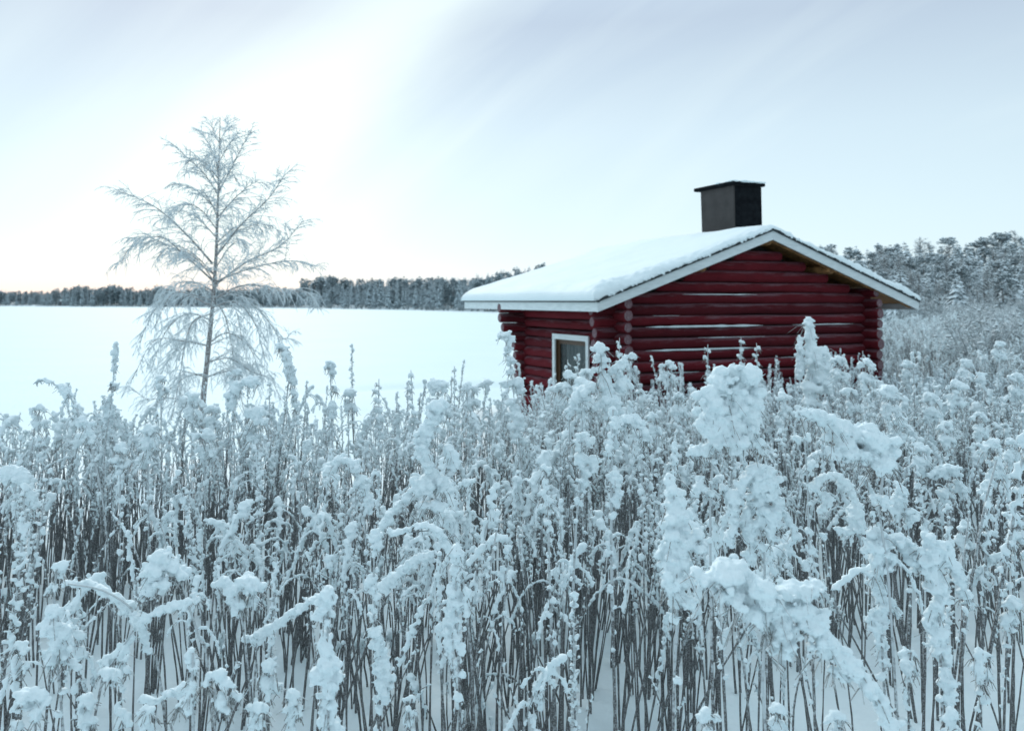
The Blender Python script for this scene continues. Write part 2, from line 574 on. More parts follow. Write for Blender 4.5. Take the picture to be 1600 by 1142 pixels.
# gable walls, logs along u, half a log lower
z = zt_side - LR - PITCHZ / 2; k = 0
while z > 0.0:
    lext = 0.36 + (0.05 if k < 2 else 0.0) - 0.004 * k
    rext = 0.20 + 0.018 * k
    for vv in (V0, V1):
        ext = lext if vv == V0 else lext + (0.12 if k < 3 else -0.02 * k)
        put_log(U0 - ext + lr.uniform(-0.02, 0.02), vv, z, U1 - U0 + ext + rext + lr.uniform(-0.02, 0.02), 'u', seed, r=LR * lr.uniform(0.90, 1.07)); seed += 1
    z -= PITCHZ; k += 1
z = zt_side - LR + PITCHZ / 2
while True:
    hl = (zA - 0.12 - (z + LR)) / SL
    if hl < 0.25: break
    for vv in (V0, V1):
        a, b2 = max(HALF - hl, U0 - 0.1), min(HALF + hl, U1 + 0.1)
        put_log(a, vv, z, b2 - a, 'u', seed, r=LR * lr.uniform(0.92, 1.07)); seed += 1
    z += PITCHZ
# snow lying on ledges of the two bulging gable logs
def ledge(u0, u1, z, seed, w=0.030, h=0.016):
    mb = MB(); n = int((u1 - u0) / 0.05); P = []; rad = []
    for i in range(n + 1):
        u = u0 + (u1 - u0) * i / n
        e = min(1, min(i, n - i) / 6)
        P.append((u, V0 - LR * 0.92, z + 0.004 * noise.noise(Vector((u * 3, seed, 0)))))
        rad.append(max(0.002, e * (h * (1 + 0.6 * noise.noise(Vector((u * 5, seed, 3)))))))
    mb.tube(P, rad, 7)
    mb.build('snow_ledge', M_snow, cab, True)
zg = lambda py, px, d: at(px, py, d).z - CAB_G
ledge(0.95, 3.1, zg(510, 1100, 12.0), 1)
ledge(3.7, 5.0, zg(507, 1280, 12.9), 5, h=0.008)
ledge(0.95, 3.0, zg(546, 1100, 12.0), 2, h=0.013)
ledge(1.6, 3.0, zg(460, 1150, 12.0), 8, h=0.007)
for i in range(9):
    kk = lr.randint(0, 8); a_ = lr.uniform(0.7, 4.4)
    ledge(a_, min(5.1, a_ + lr.uniform(0.25, 0.9)), zt_side - LR - PITCHZ / 2 - kk * PITCHZ + LR * 0.92, 20 + i, h=lr.uniform(0.003, 0.007), w=0.02)

# roof: planks under the felt, each plank a part; runs along v, stacked up each slope
pl_w = 0.125
nps = int(HALF / math.cos(ANG) / pl_w)
for side in (0, 1):
    mb0 = MB(); mb0.box((-pl_w / 2 + 0.004, 0.02, -0.022), (pl_w / 2 - 0.004, LEN - 0.02, 0))
    pm = mb0.mesh('roof_plank', False)
    pm.materials.append(M_wood)
    for i in range(nps):
        s = (i + 0.5) * pl_w * math.cos(ANG)
        u = s if side == 0 else WID - s
        o = mesh_obj('roof_plank', pm, None, cab)
        o.location = (u, 0, roof_z(s) - 0.020 - lr.uniform(0, 0.004)); o.rotation_euler = (0, -ANG if side == 0 else ANG, 0)
# purlins that stick out under the gable
for u in (HALF, HALF - 1.25, HALF + 1.25, U0 + 0.0, U1):
    r = 0.075; zz_ = roof_z(min(u, WID - u)) - 0.05 - r
    if u in (U0, U1): zz_ -= 0.02
    o = mesh_obj('purlin', log_mesh(LEN - 0.16, r, int(u * 100)), None, cab)
    o.location = (u, 0.08, zz_); o.rotation_euler = (0, 0, PI / 2)
    if u not in (U0, U1): o.data.materials[0] = M_wood; o.data.materials[1] = M_wood
# rake rafter just behind the boards
for side in (0, 1):
    f = (lambda u: u) if side == 0 else (lambda u: WID - u)
    for vv in (0.06, LEN - 0.10):
        mb = MB()
        poly = [(f(0.05), vv, roof_z(0.05) - 0.13), (f(HALF - 0.02), vv, zA - 0.13 - 0.02), (f(HALF - 0.02), vv, zA - 0.045 - 0.02), (f(0.05), vv, roof_z(0.05) - 0.045)]
        mb.prism(poly, (0, 0.045, 0)); mb.build('rafter', M_wood, cab)
# white boards: two rakes in front, two behind, two eaves
BH = 0.128
for vv, th in ((-0.028, 0.026), (LEN + 0.002, 0.026)):
    for side in (0, 1):
        f = (lambda u: u) if side == 0 else (lambda u: WID - u)
        c = 1 / math.cos(ANG)
        poly = [(f(-0.03), vv, roof_z(0) - SL * 0.03 - BH * c), (f(HALF - 0.0015), vv, zA - BH * c), (f(HALF - 0.0015), vv, zA), (f(-0.03), vv, roof_z(0) - SL * 0.03)]
        mb = MB(); mb.prism(poly, (0, th, 0)); mb.build('rake_board', M_white, cab)
for u0 in (-0.03, WID + 0.004):
    mb = MB(); mb.box((u0, 0.001, zE - BH - 0.012), (u0 + 0.026, LEN - 0.001, zE - 0.008)); mb.build('eave_board', M_white, cab)
# felt edge: ragged dark strip between boards and snow
mb = MB()
n = 90
for side in (0, 1):
    for i in range(n):
        a = HALF * i / n; b3 = HALF * (i + 1) / n
        fa, fb = ((a, b3) if side == 0 else (WID - a, WID - b3))
        h1 = 0.030 + 0.028 * noise.noise(Vector((a * 7, side, 0)))
        za, zb = roof_z(a) + 0.002, roof_z(b3) + 0.002
        y0 = -0.045 - 0.01 * lr.random()
        mb.add([(fa, y0, za), (fb, y0, zb), (fb, LEN + 0.04, zb), (fa, LEN + 0.04, za), (fa, y0, za + h1), (fb, y0, zb + h1), (fb, LEN + 0.04, zb + h1), (fa, LEN + 0.04, za + h1)],
               [(3, 2, 1, 0), (4, 5, 6, 7), (0, 1, 5, 4), (1, 2, 6, 5), (2, 3, 7, 6), (3, 0, 4, 7)])
mb.box((-0.055, -0.04, zE - 0.012), (0.0, LEN + 0.04, zE + 0.016)); mb.box((WID, -0.04, zE - 0.012), (WID + 0.055, LEN + 0.04, zE + 0.016))
mb.build('roofing_felt', M_felt, cab)


# snow blanket on the roof
def roof_snow():
    nu, nv_ = 150, 110
    vs, fs = [], []
    u_lo, u_hi, v_lo, v_hi = -0.085, WID + 0.085, -0.035, LEN + 0.07
    def top(u, v):
        uu = min(max(u, 0), WID)
        base = zE + SL * (HALF - math.sqrt((uu - HALF) ** 2 + 0.01) + 0.1)
        eu = min(u - u_lo, u_hi - u); ev = min(v - v_lo, v_hi - v)
        q = min(1, max(0, eu / 0.26)); ru = math.sqrt(max(0, 1 - (1 - q) ** 2.2))
        wv = 0.34 if (u < HALF and v < LEN / 2) else 0.20
        q = min(1, max(0, ev / wv)); rv = math.sqrt(max(0, 1 - (1 - q) ** 2.0))
        t = (0.065 + 0.10 * math.exp(-max(0, u) / 0.9) + 0.08 * math.exp(-max(0, WID - u) / 2.5)) * min(ru, rv) * (0.75 + 0.25 * max(ru, rv))
        t -= 0.045 * sm(2.6, LEN, v) * sm(0.6, 2.4, min(u, WID - u))
        t *= 1 + 0.22 * noise.noise(Vector((u * 0.7, v * 0.7, 0))) 
        # crumbling front edge
        near = math.exp(-max(0, v - v_lo) / 0.18)
        t *= 1 + near * (0.7 * noise.noise(Vector((u * 13, v * 9, 5))) + 0.7 * noise.noise(Vector((u * 2.3, 3, 5))))
        t += 0.012 * noise.noise(Vector((u * 2.1, v * 2.1, 4))) + 0.006 * noise.noise(Vector((u * 6, v * 6, 1)))
        t += 0.10 * math.exp(-(((u - 3.40) / 0.16) ** 2 + ((v - 1.12) / 0.20) ** 2))
        return base + 0.012 + max(0.004, t)
    us = [u_lo + (u_hi - u_lo) * (0.5 - 0.5 * math.cos(PI * i / nu)) * 0.5 + (u_hi - u_lo) * 0.5 * i / nu for i in range(nu + 1)]
    vv = [v_lo + (v_hi - v_lo) * (0.35 * i / nv_ + 0.65 * (0.5 - 0.5 * math.cos(PI * i / nv_))) for i in range(nv_ + 1)]
    for v in vv:
        for u in us:
            wob = 0.018 * noise.noise(Vector((u * 5, v * 5, 2)))
            vs.append((u, v + (wob if v < 0.2 else 0), top(u, v)))
    n = nu + 1
    for i in range(nv_):
        for j in range(nu): fs.append((i * n + j, i * n + j + 1, (i + 1) * n + j + 1, (i + 1) * n + j))
    st = len(vs)
    for v in vv:
        for u in us:
            uu = min(max(u, 0), WID)
            vs.append((u, v, roof_z(uu) + 0.008))
    for i in range(nv_):
        for j in range(nu): fs.append((st + (i + 1) * n + j, st + (i + 1) * n + j + 1, st + i * n + j + 1, st + i * n + j))
    edge = [j for j in range(n)] + [i * n + nu for i in range(1, nv_ + 1)] + [nv_ * n + j for j in range(nu - 1, -1, -1)] + [i * n for i in range(nv_ - 1, 0, -1)]
    for a in range(len(edge)):
        p, q = edge[a], edge[(a + 1) % len(edge)]
        fs.append((q, p, st + p, st + q))
    me = bpy.data.meshes.new('roof_snow'); me.from_pydata(vs, [], fs); me.polygons.foreach_set('use_smooth', [True] * len(fs)); me.update()
    return mesh_obj('roof_snow', me, M_snow_roof, cab)


roof_snow()
# lumps that cling on the rake edge
mb = MB()
for i in range(110):
    s = lr.random() ** 0.8; side = lr.random() < 0.35
    u = HALF * s if not side else WID - HALF * s
    rr = lr.uniform(0.010, 0.026)
    p = np.array([u, -0.035 - lr.random() * 0.01, roof_z(u) + 0.035 + lr.uniform(-0.01, 0.02)])
    mb.add(ICO2[0] * np.array([rr * 1.5, rr * 0.8, rr]) + p, ICO2[1])
tag(mb.build('clinging_snow', M_snow, cab, True), kind='stuff')
# chimney
cu0, cu1, cv0, cv1 = 3.378, 3.966, 1.229, 2.12
ztop = at(1150, 288, 13.4).z - CAB_G
mb = MB(); mb.box((cu0, cv0, roof_z(cu1) - 0.1), (cu1, cv1, ztop)); me = bevel(mb.mesh('chimney', False), 0.008)
ch = mesh_obj('chimney', me, M_chim, cab)
# lean of the old stack
for vx in me.vertices:
    h = vx.co.z - roof_z(cu1); vx.co.x -= 0.02 * h
dx = -0.02 * (ztop - roof_z(cu1))
mb = MB(); mb.box((cu0 - 0.06 + dx, cv0 - 0.06, ztop), (cu1 + 0.06 + dx, cv1 + 0.12, ztop + 0.062)); mesh_obj('cap', bevel(mb.mesh('cap', False), 0.01), M_cap, ch)
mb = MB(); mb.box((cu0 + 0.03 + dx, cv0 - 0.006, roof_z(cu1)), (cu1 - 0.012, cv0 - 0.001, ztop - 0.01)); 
me = mb.mesh('shade_sheet', False)
mesh_obj('shade_panel', me, M_cap, ch)  # near-black sheet paints in the shade on the chimney's unlit face
for vx in me.vertices:
    if vx.co.z < ztop - 0.3: vx.co.x += 0.0
mb = MB()
for i in range(60):
    e = lr.random()
    if e < 0.5: p = (lr.uniform(cu0 - 0.05, cu1 + 0.05) + dx, cv0 - 0.05 + lr.random() * 0.1)
    else: p = (lr.uniform(cu0 - 0.05, cu1 + 0.05) + dx, lr.uniform(cv0, cv1))
    rr = lr.uniform(0.02, 0.05)
    mb.add(ICO2[0] * np.array([rr * 1.6, rr * 1.6, rr * 0.45]) + np.array([p[0], p[1], ztop + 0.066]), ICO2[1])
mb.build('cap_snow', M_snow, ch, True)
mb = MB()
for i in range(7):
    u = cu0 - 0.04 + dx + (cu1 - cu0 + 0.08) * lr.random(); L = lr.uniform(0.02, 0.07); q = ztop + 0.01
    mb.tube([(u, cv0 - 0.055, q + 0.02), (u, cv0 - 0.055, q - L * 0.5), (u, cv0 - 0.055, q - L)], [0.008, 0.005, 0.001], 5)
# a few short icicles only on the shaded side
mb.build('icicle_fringe', M_cap, ch, True)
# window in the left wall
win = MB(); fw = 0.082; uo = U0 - LR - 0.022
win.box((uo, WV0 - fw, WZ1), (uo + 0.028, WV1 + fw, WZ1 + fw)); win.box((uo, WV0 - fw, WZ0 - fw), (uo + 0.028, WV1 + fw, WZ0))
win.box((uo + 0.001, WV0 - fw + 0.002, WZ0), (uo + 0.027, WV0, WZ1)); win.box((uo + 0.001, WV1, WZ0), (uo + 0.027, WV1 + fw - 0.002, WZ1))
w = win.build('window', M_white, cab)
mb = MB(); s = 0.075; ui = uo + 0.06
for a, b4 in (((ui, WV0, WZ1 - s), (ui + 0.04, WV1, WZ1)), ((ui, WV0, WZ0), (ui + 0.04, WV1, WZ0 + s)), ((ui, WV0, WZ0 + s), (ui + 0.04, WV0 + s, WZ1 - s)), ((ui, WV1 - s, WZ0 + s), (ui + 0.04, WV1, WZ1 - s))): mb.box(a, b4)
mb.box((uo + 0.028, WV1 - 0.012, WZ0), (ui, WV1, WZ1)); mb.box((uo + 0.028, WV0, WZ1 - 0.012), (ui, WV1 - 0.012, WZ1)); mb.box((uo + 0.028, WV0, WZ0), (ui, WV0 + 0.012, WZ1 - 0.012))
mb.build('sash', M_sash, w)
mb = MB(); mb.box((ui + 0.015, WV0 + s, WZ0 + s), (ui + 0.019, WV1 - s, WZ1 - s)); mb.build('pane', M_glass, w)
mb = MB()
nn = 60
cvs = [(ui + 0.09 + 0.018 * math.sin(i * 1.1), WV0 + (WV1 - WV0) * 0.86 * i / nn) for i in range(nn + 1)]
for i in range(nn):
    (x0, y0), (x1, y1) = cvs[i], cvs[i + 1]
    mb.add([(x0, y0, WZ0), (x1, y1, WZ0), (x1, y1, WZ1), (x0, y0, WZ1), (x0 + 0.004, y0, WZ0), (x1 + 0.004, y1, WZ0), (x1 + 0.004, y1, WZ1), (x0 + 0.004, y0, WZ1)], [(0, 1, 2, 3), (7, 6, 5, 4)])
mb.build('curtain', M_curtain, w, True)
mb = MB(); mb.box((U0 + 0.14, WV0 - 0.1, WZ0 - 0.1), (U0 + 0.16, WV1 + 0.1, WZ1 + 0.1)); mb.build('dark_backing', M_dark, w)  # added dark sheet, stands in for the unlit room behind the curtain
# closed core so no daylight leaks between the logs
mb = MB(); mb.box((U0 + 0.17, V0 + 0.03, 0.0), (U1 - 0.03, V1 - 0.03, zt_side)); mb.build('wall_core', M_dark, cab)
mb = MB(); mb.prism([(U0 + 0.3, V0 + 0.03, zt_side), (U1 - 0.3, V0 + 0.03, zt_side), (HALF, V0 + 0.03, zA - 0.16)], (0, V1 - V0 - 0.06, 0)); mb.build('gable_core', M_dark, cab)


# ------------------------------------------------------------------ snow clumps: union of blobs, remeshed and roughened
TEXF = bpy.data.textures.new('crumb', 'CLOUDS'); TEXF.noise_scale = 0.013; TEXF.noise_depth = 3
TEXM = bpy.data.textures.new('lump', 'CLOUDS'); TEXM.noise_scale = 0.030; TEXM.noise_depth = 2


def snow_mesh(name, blobs, voxel, sub=2, crumb=0.011, lump=0.016, rime=0.16, rl=1.0):
    """blobs: list of (centre, (rx, ry, rz))"""
    base, faces = (ICO2 if sub == 2 else ICO1)
    nb = len(base); C = np.array([b[0] for b in blobs]); Rr = np.array([b[1] for b in blobs])
    v = (base[None] * Rr[:, None, :] + C[:, None, :]).reshape(-1, 3)
    fa = np.array(faces); f = (fa[None] + (np.arange(len(blobs)) * nb)[:, None, None]).reshape(-1, 3)
    me = bpy.data.meshes.new('tmp'); me.from_pydata(v.tolist(), [], f.tolist()); me.update()
    o = bpy.data.objects.new('tmp', me); COL.objects.link(o)
    m = o.modifiers.new('r', 'REMESH'); m.mode = 'VOXEL'; m.voxel_size = voxel; m.use_smooth_shade = True
    m = o.modifiers.new('s', 'SMOOTH'); m.factor = 0.5; m.iterations = 1
    m = o.modifiers.new('d', 'DISPLACE'); m.texture = TEXM; m.strength = lump; m.mid_level = 0.5
    m = o.modifiers.new('e', 'DISPLACE'); m.texture = TEXF; m.strength = crumb; m.mid_level = 0.5
    dg = bpy.context.evaluated_depsgraph_get(); dg.update()
    out = bpy.data.meshes.new_from_object(o.evaluated_get(dg)); out.name = name
    bpy.data.objects.remove(o); bpy.data.meshes.remove(me)
    # rime crystals: short needles standing off the sides and undersides, fewer on the smooth tops
    nv = len(out.vertices); co = np.empty(nv * 3); out.vertices.foreach_get('co', co); co = co.reshape(-1, 3)
    no = np.empty(nv * 3); out.vertices.foreach_get('normal', no); no = no.reshape(-1, 3)
    rs = np.random.RandomState(nv % 9973)
    pick = np.where(rs.random_sample(nv) < rime * np.clip(0.75 - 0.65 * no[:, 2], 0.06, 1.0))[0]
    m = len(pick)
    if m:
        d = no[pick] + rs.normal(0, 0.55, (m, 3)); d /= np.linalg.norm(d, axis=1)[:, None]
        L_ = (rs.gamma(2.2, 0.0019, m) * rl)[:, None]; w_ = 0.0009 * rl + 0.10 * L_
        t1 = np.cross(d, rs.normal(0, 1, (m, 3))); t1 /= np.linalg.norm(t1, axis=1)[:, None] + 1e-9; t2 = np.cross(d, t1)
        b_ = co[pick] - d * 0.001
        V_ = np.stack([b_ + t1 * w_, b_ - 0.5 * t1 * w_ + 0.87 * t2 * w_, b_ - 0.5 * t1 * w_ - 0.87 * t2 * w_, b_ + d * L_], 1).reshape(-1, 3)
        i4 = np.arange(m)[:, None, None] * 4
        F_ = (i4 + np.array([[0, 1, 3], [1, 2, 3], [2, 0, 3]])[None]).reshape(-1, 3)
        add = bpy.data.meshes.new('rime'); add.from_pydata(V_.tolist(), [], F_.tolist())
        bm = bmesh.new(); bm.from_mesh(out); bm.from_mesh(add); bm.to_mesh(out); bm.free(); bpy.data.meshes.remove(add)
    out.materials.clear(); out.materials.append(M_snow)
    return out


def spline(pts, step):
    """resample a polyline (Catmull-Rom) at about `step` metres"""
    P = [Vector(p) for p in pts]
    if len(P) == 2: P = [P[0], P[0].lerp(P[1], 0.5), P[1]]
    ext = [2 * P[0] - P[1]] + P + [2 * P[-1] - P[-2]]
    out = []
    for i in range(1, len(ext) - 2):
        p0, p1, p2, p3 = ext[i - 1:i + 3]
        n = max(1, int((p2 - p1).length / step))
        for j in range(n):
            t = j / n
            out.append(0.5 * ((2 * p1) + (-p0 + p2) * t + (2 * p0 - 5 * p1 + 4 * p2 - p3) * t * t + (-p0 + 3 * p1 - 3 * p2 + p3) * t ** 3))
    out.append(P[-1]); return out


def lump_line(rg, blobs, path, r0, r1, crumb=1.0, up=0.55, drop=0.35):
    """snow resting along a path: rounded on top, broken into crumbs at the sides and hanging below"""
    pts = path; n = len(pts)
    for i, p in enumerate(pts):
        t = i / max(1, n - 1)
        r = (r0 + (r1 - r0) * t) * rg.uniform(0.65, 1.15)
        if i in (0, n - 1): r *= 0.7
        c = p + Vector((rg.gauss(0, r * 0.22), rg.gauss(0, r * 0.25), r * up * rg.uniform(0.3, 1.1)))
        m = r * 0.80
        blobs.append((tuple(c), (m * rg.uniform(0.85, 1.15), m * rg.uniform(0.8, 1.1), m * rg.uniform(0.7, 0.95))))
        for q in range(int(round(6 * crumb))):
            a = rg.uniform(0, 2 * PI); rr = r * rg.choice((0.16, 0.22, 0.28, 0.40)) * rg.uniform(0.8, 1.2)
            rr = max(rr, 0.0032)
            zz2 = rg.uniform(-1.0, 0.55)
            w2 = math.sqrt(max(0, 1 - zz2 * zz2))
            d = Vector((math.cos(a) * w2, math.sin(a) * w2, zz2)) * r * rg.uniform(0.75, 1.10 if zz2 > 0 else 1.22)
            blobs.append((tuple(c + d), (rr * rg.uniform(0.8, 1.3), rr * rg.uniform(0.8, 1.3), rr * rg.uniform(0.7, 1.0))))


def twig_bits(rg, mb, path, L, n, rad=0.0013):
    """thin seed-head twigs that show under and between the snow"""
    m = len(path)
    for i in range(n):
        p = path[rg.randrange(m)]
        a = rg.uniform(0, 2 * PI); l = L * rg.uniform(0.5, 1.3)
        d = Vector((math.cos(a), math.sin(a), rg.uniform(-1.6, 0.1))).normalized()
        q1 = p + d * l * 0.5; q2 = q1 + Vector((d.x, d.y, d.z - 0.7)) * l * 0.5
        mb.tube([p, q1, q2], [rad * 1.2, rad, rad * 0.6], 3, False)


def stem_tube(mb, rg, path, r0, r1, sides=6):
    n = len(path)
    rad = [(r0 + (r1 - r0) * i / max(1, n - 1)) * rg.uniform(0.82, 1.22) for i in range(n)]
    mb.tube([tuple(p) for p in path], rad, sides)


# ---- prototypes for the thicket -------------------------------------------------
def leaf_lumps(rg, blobs, mb, stem, t0, t1, n, size):
    """dry curled leaves held close to the stem, each with its small cap of snow"""
    m = len(stem)
    for i in range(n):
        t = t0 + (t1 - t0) * ((i + rg.random()) / n) ** 0.8
        fi = t * (m - 1); k0 = min(m - 2, int(fi)); p = stem[k0].lerp(stem[k0 + 1], fi - k0)
        a = rg.uniform(0, 2 * PI); l = size * rg.uniform(0.45, 1.15)
        d = Vector((math.cos(a), math.sin(a), rg.uniform(0.1, 0.7)))
        q = p + d * l * 0.6; e = q + Vector((d.x * 0.3, d.y * 0.3, -0.9)) * l * 0.6
        mb.tube([tuple(p), tuple(q), tuple(e)], [0.0022, 0.0030, 0.001], 3, False)
        r = size * rg.uniform(0.30, 0.62)
        c = p.lerp(q, 0.8) + Vector((0, 0, r * 0.3))
        blobs.append((tuple(p.lerp(c, 0.4)), (r * 0.6, r * 0.6, r * 0.6)))
        blobs.append((tuple(c), (r, r, r * 0.85)))
        if rg.random() < 0.5: blobs.append((tuple(c + Vector((d.x * r * 0.6, d.y * r * 0.6, -r * 0.7))), (r * 0.5, r * 0.5, r * 0.7)))
        blobs.append((tuple(c + Vector((rg.gauss(0, r * 0.5), rg.gauss(0, r * 0.5), rg.gauss(0, r * 0.4)))), (r * 0.45, r * 0.45, r * 0.45)))


def make_plant(kind, seed, H, voxel=0.0055, sub=1, extra=1):
    rg = random.Random(seed)
    blobs = []; st = MB(); sd_ = MB()
    lean = rg.uniform(-0.05, 0.05); lean2 = rg.uniform(-0.05, 0.05)
    az = rg.uniform(0, 2 * PI); bx, by = math.cos(az), math.sin(az)
    nseg = 26
    def stem_pts(top, bend, tipdrop):
        out = []
        for i in range(nseg + 1):
            t = i / nseg
            w = 0.012 * noise.noise(Vector((t * 3, seed, 0)))
            k2 = max(0, t - 0.72) / 0.28
            out.append(Vector((lean * t * t * top * 2 + w + bx * bend * k2 ** 1.5, lean2 * t * top + by * bend * k2 ** 1.5, t * top - tipdrop * k2 ** 2.6)))
        return out
    if kind == 'plume':
        stem = stem_pts(H, rg.uniform(0.08, 0.16), rg.uniform(0.03, 0.15))
        stem_tube(st, rg, stem, 0.0066, 0.0030)
        top = stem[int(nseg * 0.80):]
        lump_line(rg, blobs, spline(top, 0.012), 0.012, rg.uniform(0.022, 0.033), 0.8)
        # arching side sprays
        for j in range(rg.randint(4, 7)):
            i0 = int(nseg * rg.uniform(0.70, 0.95)); p = stem[i0]
            a = az + rg.gauss(0, 1.3); L = rg.uniform(0.05, 0.12) * (1.25 - 0.6 * (i0 / nseg - 0.7) / 0.3)
            d = Vector((math.cos(a), math.sin(a), 0))
            path = spline([p, p + d * L * 0.5 + Vector((0, 0, L * 0.30)), p + d * L + Vector((0, 0, -L * 0.10)), p + d * L * 1.15 + Vector((0, 0, -L * 0.55))], 0.013)
            stem_tube(sd_, rg, path, 0.002, 0.001, 4)
            lump_line(rg, blobs, path, 0.009, rg.uniform(0.012, 0.018), 0.6)
            twig_bits(rg, sd_, path, 0.018, 4)
        twig_bits(rg, sd_, top, 0.030, 12)
        leaf_lumps(rg, blobs, sd_, stem, 0.62, 0.95, rg.randint(16, 24), 0.020)
    elif kind == 'spike':
        stem = stem_pts(H * 1.08, rg.uniform(0.0, 0.03), 0.0)
        stem_tube(st, rg, stem, 0.0064, 0.0028)
        m = rg.randint(26, 34)
        for i in range(m):
            t = 0.55 + 0.45 * i / m
            p = stem[int(t * nseg)].lerp(stem[min(nseg, int(t * nseg) + 1)], t * nseg % 1)
            for q in range(3):
                a = rg.uniform(0, 2 * PI); w = (0.024 * (1 - 0.5 * (t - 0.55) / 0.45)) * rg.uniform(0.5, 1.2)
                e = p + Vector((math.cos(a) * w, math.sin(a) * w, w * rg.uniform(0.2, 0.9)))
                sd_.tube([tuple(p), tuple(e), tuple(e + Vector((0, 0, -0.008)))], [0.0016, 0.0014, 0.0007], 3, False)
                if rg.random() < 0.75:
                    r = rg.uniform(0.006, 0.0125)
                    blobs.append((tuple(e + Vector((0, 0, r * 0.5))), (r, r, r * 0.8)))
        blobs.append((tuple(stem[-1]), (0.010, 0.010, 0.015)))
        leaf_lumps(rg, blobs, sd_, stem, 0.60, 0.74, rg.randint(7, 11), 0.018)
    elif kind == 'head':
        stem = stem_pts(H * 0.93, rg.uniform(0.02, 0.07), rg.uniform(0.0, 0.05))
        stem_tube(st, rg, stem, 0.0066, 0.0032)
        tp = stem[-3:]
        lump_line(rg, blobs, spline(tp, 0.014), 0.022, rg.uniform(0.030, 0.040), 1.0)
        for j in range(3):
            a = rg.uniform(0, 2 * PI); p = stem[int(nseg * rg.uniform(0.8, 0.92))]; L = rg.uniform(0.04, 0.08)
            path = spline([p, p + Vector((math.cos(a) * L, math.sin(a) * L, L * 0.8))], 0.012)
            stem_tube(sd_, rg, path, 0.002, 0.0015, 4); lump_line(rg, blobs, path[-2:], 0.014, 0.018, 1)
        twig_bits(rg, sd_, tp, 0.030, 12)
        leaf_lumps(rg, blobs, sd_, stem, 0.64, 0.94, rg.randint(14, 20), 0.020)
    elif kind == 'leafy':
        stem = stem_pts(H * 1.0, rg.uniform(0.0, 0.08), rg.uniform(0, 0.04))
        stem_tube(st, rg, stem, 0.0062, 0.0030)
        leaf_lumps(rg, blobs, sd_, stem, 0.60, 1.0, rg.randint(34, 46), 0.021)
        lump_line(rg, blobs, stem[-2:], 0.014, 0.016, 1)
        twig_bits(rg, sd_, stem[-6:], 0.025, 14)
    elif kind == 'arch':
        P0 = [Vector((0, 0, 0)), Vector((bx * 0.02, by * 0.02, H * 0.35)), Vector((bx * 0.05, by * 0.05, H * 0.62)), Vector((bx * 0.14, by * 0.14, H * 0.75)), Vector((bx * 0.27, by * 0.27, H * 0.74)), Vector((bx * 0.37, by * 0.37, H * rg.uniform(0.58, 0.70)))]
        stem = spline(P0, 0.03); stem_tube(st, rg, stem, 0.0058, 0.0025)
        tp = stem[int(len(stem) * 0.66):]
        lump_line(rg, blobs, spline(tp, 0.008), 0.007, rg.uniform(0.011, 0.016), 0.5)
        twig_bits(rg, sd_, tp, 0.02, 8)
        leaf_lumps(rg, blobs, sd_, stem, 0.5, 0.7, 5, 0.017)
    else:  # bare
        stem = stem_pts(H * 0.85, rg.uniform(0.0, 0.16), rg.uniform(0, 0.08))
        stem_tube(st, rg, stem, 0.0060, 0.0028)
        leaf_lumps(rg, blobs, sd_, stem, 0.68, 1.0, rg.randint(9, 14), 0.017)
        lump_line(rg, blobs, stem[-3:], 0.010, 0.013, 1)
    for j in range(extra):      # thin bare shoots from the same root
        a = rg.uniform(0, 2 * PI); q = rg.uniform(0.04, 0.16); h2 = H * rg.uniform(0.55, 0.92); b_ = rg.uniform(-0.12, 0.12)
        sh = [Vector((math.cos(a) * q * (0.3 + t * 0.9) + b_ * t * t, math.sin(a) * q * (0.3 + t * 0.9) + b_ * 0.6 * t ** 3 + 0.01 * noise.noise(Vector((t * 4, j, seed))), h2 * t)) for t in [i / 9 for i in range(10)]]
        stem_tube(st, rg, sh, 0.0050, 0.0026, 5)
        leaf_lumps(rg, blobs, sd_, sh, 0.80, 1.0, rg.randint(5, 9), 0.016)
        lump_line(rg, blobs, sh[-1:] * 2, 0.008, 0.011, 0.5)
    ms_ = st.mesh('stem'); ms_.materials.append(M_stem)
    md = sd_.mesh('seed_head'); md.materials.append(M_seed)
    return ms_, md, snow_mesh('snow', blobs, voxel, sub, 0.006, 0.007, 0.16 if voxel < 0.007 else 0.10, 1.1 if voxel < 0.007 else 1.6)


KINDS = ['plume'] * 6 + ['spike'] * 4 + ['head'] * 4 + ['leafy'] * 6 + ['bare'] * 3 + ['arch'] * 2
protos = []
for i, kd in enumerate(KINDS):
    protos.append((kd, make_plant(kd, 100 + i, 1.22)))
stubs = [('stub', make_plant('head', 500 + i, h_, extra=2)) for i, h_ in enumerate((0.42, 0.55, 0.34))] + [('stub', make_plant('arch', 520, 0.5, extra=2))]
# light prototypes for the mass: the three meshes joined
MASS = bpy.data.collections.new('thicket_sources')
mass_idx = []
for i, kd in enumerate(['plume', 'plume', 'plume', 'plume', 'spike', 'spike', 'head', 'head', 'leafy', 'leafy', 'leafy', 'bare', 'bare', 'arch']):
    a, b5, c = make_plant(kd, 300 + i, 1.22, voxel=0.0078, extra=1 + i % 2)
    bm = bmesh.new()
    off = 0
    for mi, me in enumerate((a, b5, c)):
        st_f = len(bm.faces); bm.from_mesh(me); bm.faces.ensure_lookup_table()
        for f_ in bm.faces[st_f:]: f_.material_index = mi; f_.smooth = True
    me = bpy.data.meshes.new('thicket_source'); bm.to_mesh(me); bm.free()
    for mt in (M_stem, M_seed, M_snow): me.materials.append(mt)
    o = bpy.data.objects.new('source_%02d' % i, me); MASS.objects.link(o)
    mass_idx.append(kd)


# ---- where the thicket grows ------------------------------------------------------
ca, sa = math.cos(UA), math.sin(UA)


